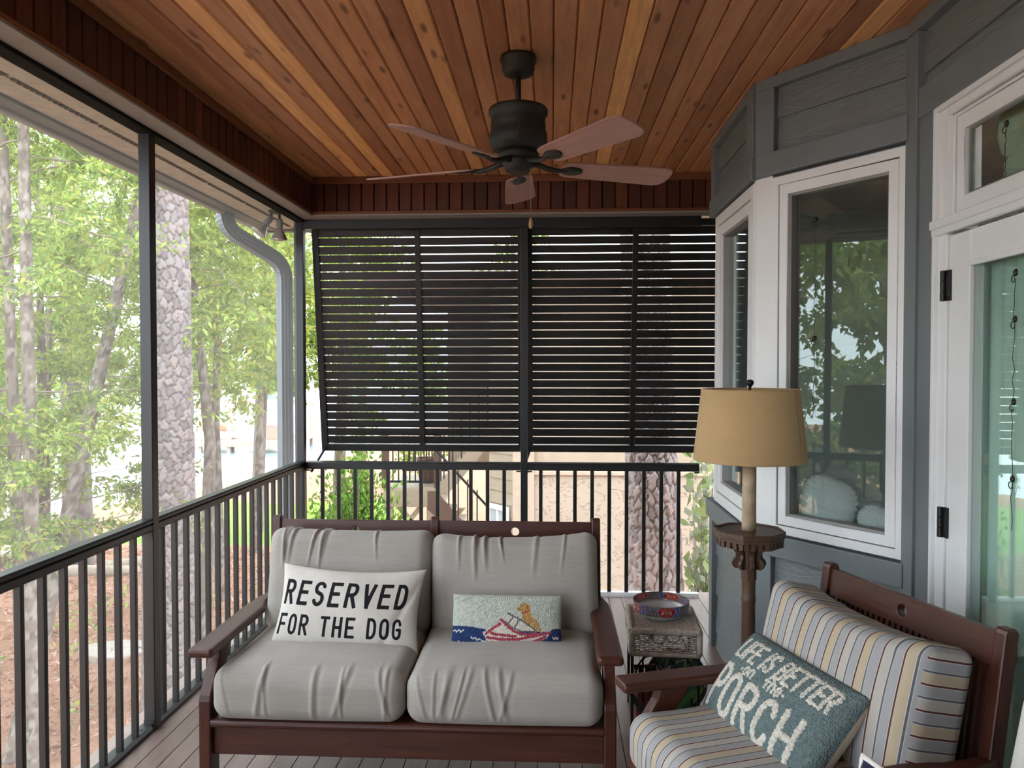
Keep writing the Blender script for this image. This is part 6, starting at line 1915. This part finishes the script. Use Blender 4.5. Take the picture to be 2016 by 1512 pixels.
def landing_rail():
    Wd = plain('pale_weathered_timber', c4(0.50, 0.42, 0.33), 0.8)
    x, y = -11.6, 16.2; g = gz(x, y)
    t = empty('timber_landing', (x, y, g), 0.2, 'weathered timber landing low at the left edge by the shore', 'landing')
    for k in range(10): boxobj('plank', (-1.6 + k * .33, -1.6 + k * .33 + .30, -0.8, 0.8, 0.30, 0.36), Wd, t, 0.01)
    for xx in (-1.5, -0.2, 1.1, 1.6):
        boxobj('post', (xx - .06, xx + .06, -0.85, -0.73, -0.3, 1.15), Wd, t, 0.01)
    boxobj('rail', (-1.6, 1.7, -0.83, -0.75, 1.0, 1.1), Wd, t, 0.01); boxobj('rail', (-1.6, 1.7, -0.83, -0.75, 0.65, 0.74), Wd, t, 0.01)
landing_rail()
# garden edging logs and a flat stone in the straw
for k, (x, y, L, a) in enumerate(((-9.3, 14.6, 2.4, 0.15), (-8.0, 15.4, 2.2, 0.5))):
    o = MB().tube([(-L / 2, 0, 0.08), (0, 0.03, 0.1), (L / 2, 0, 0.08)], [0.12, 0.13, 0.11], 12).build('edging_log', plain('pale_log', c4(0.46, 0.38, 0.30), 0.9, vary=.2), smooth=True)
    o.location = (x, y, gz(x, y)); o.rotation_euler = (0, 0, a)
    tag(o, ('pale log edging the pine straw, nearer the left edge', 'pale log edging the pine straw, nearer the big pine')[k], 'log', 'edging logs')
sx_, sy_ = -6.3, 10.9
o = MB().prism([(0.5 * math.cos(a) * (1 + .15 * math.sin(3 * a)), 0.36 * math.sin(a)) for a in [2 * PI * k / 18 for k in range(18)]], -0.06, 0.06, 'z').build('flat_stone', plain('pale_field_stone', c4(0.42, 0.36, 0.31), 0.9, vary=.15), bevel=0.02)
o.location = (sx_, sy_, gz(sx_, sy_) + .03); tag(o, 'flat pale stone lying in the pine straw beyond the left railing', 'stone')

# fallen needles and leaves on the straw
rnd = np.random.RandomState(99)
n = 26000
lx = rnd.uniform(-13, -1.9, n); ly = rnd.uniform(3.5, 17, n)
P = np.stack([lx, ly, ground_z(lx, ly) + 0.02], 1)
D = rnd.randn(n, 3); D[:, 2] = np.abs(D[:, 2]) * 0.25
V, Fs, col = leaves(P, D, 0.12, 0.14, rnd, [(0.50, 0.26, 0.16), (0.62, 0.38, 0.26), (0.36, 0.17, 0.10), (0.72, 0.54, 0.42), (0.58, 0.31, 0.20)], 0.0)
o = bpy.data.objects.new('leaf_litter', color_mesh('leaf_litter', V, Fs, col, M['leafA'])); link(o)
tag(o, 'fallen needles and leaves strewn over the ground left of the porch', 'litter', kind='stuff')
# low green seedlings among the straw
P = []; D = []
for k in range(70):
    x, y = rnd.uniform(-9.5, -3.0), rnd.uniform(4.5, 13)
    m_ = rnd.randint(6, 20)
    P.append(np.stack([x + rnd.randn(m_) * .08, y + rnd.randn(m_) * .08, gz(x, y) + rnd.uniform(0.05, 0.45, m_)], 1)); D.append(rnd.randn(m_, 3))
V, Fs, col = leaves(np.concatenate(P), np.concatenate(D), 0.10, 0.25, rnd, GREEN, 0.0)
o = bpy.data.objects.new('seedlings', color_mesh('seedlings', V, Fs, col, M['leafA'])); link(o)
tag(o, 'low green seedlings sprouting through the pine straw', 'undergrowth', kind='stuff')
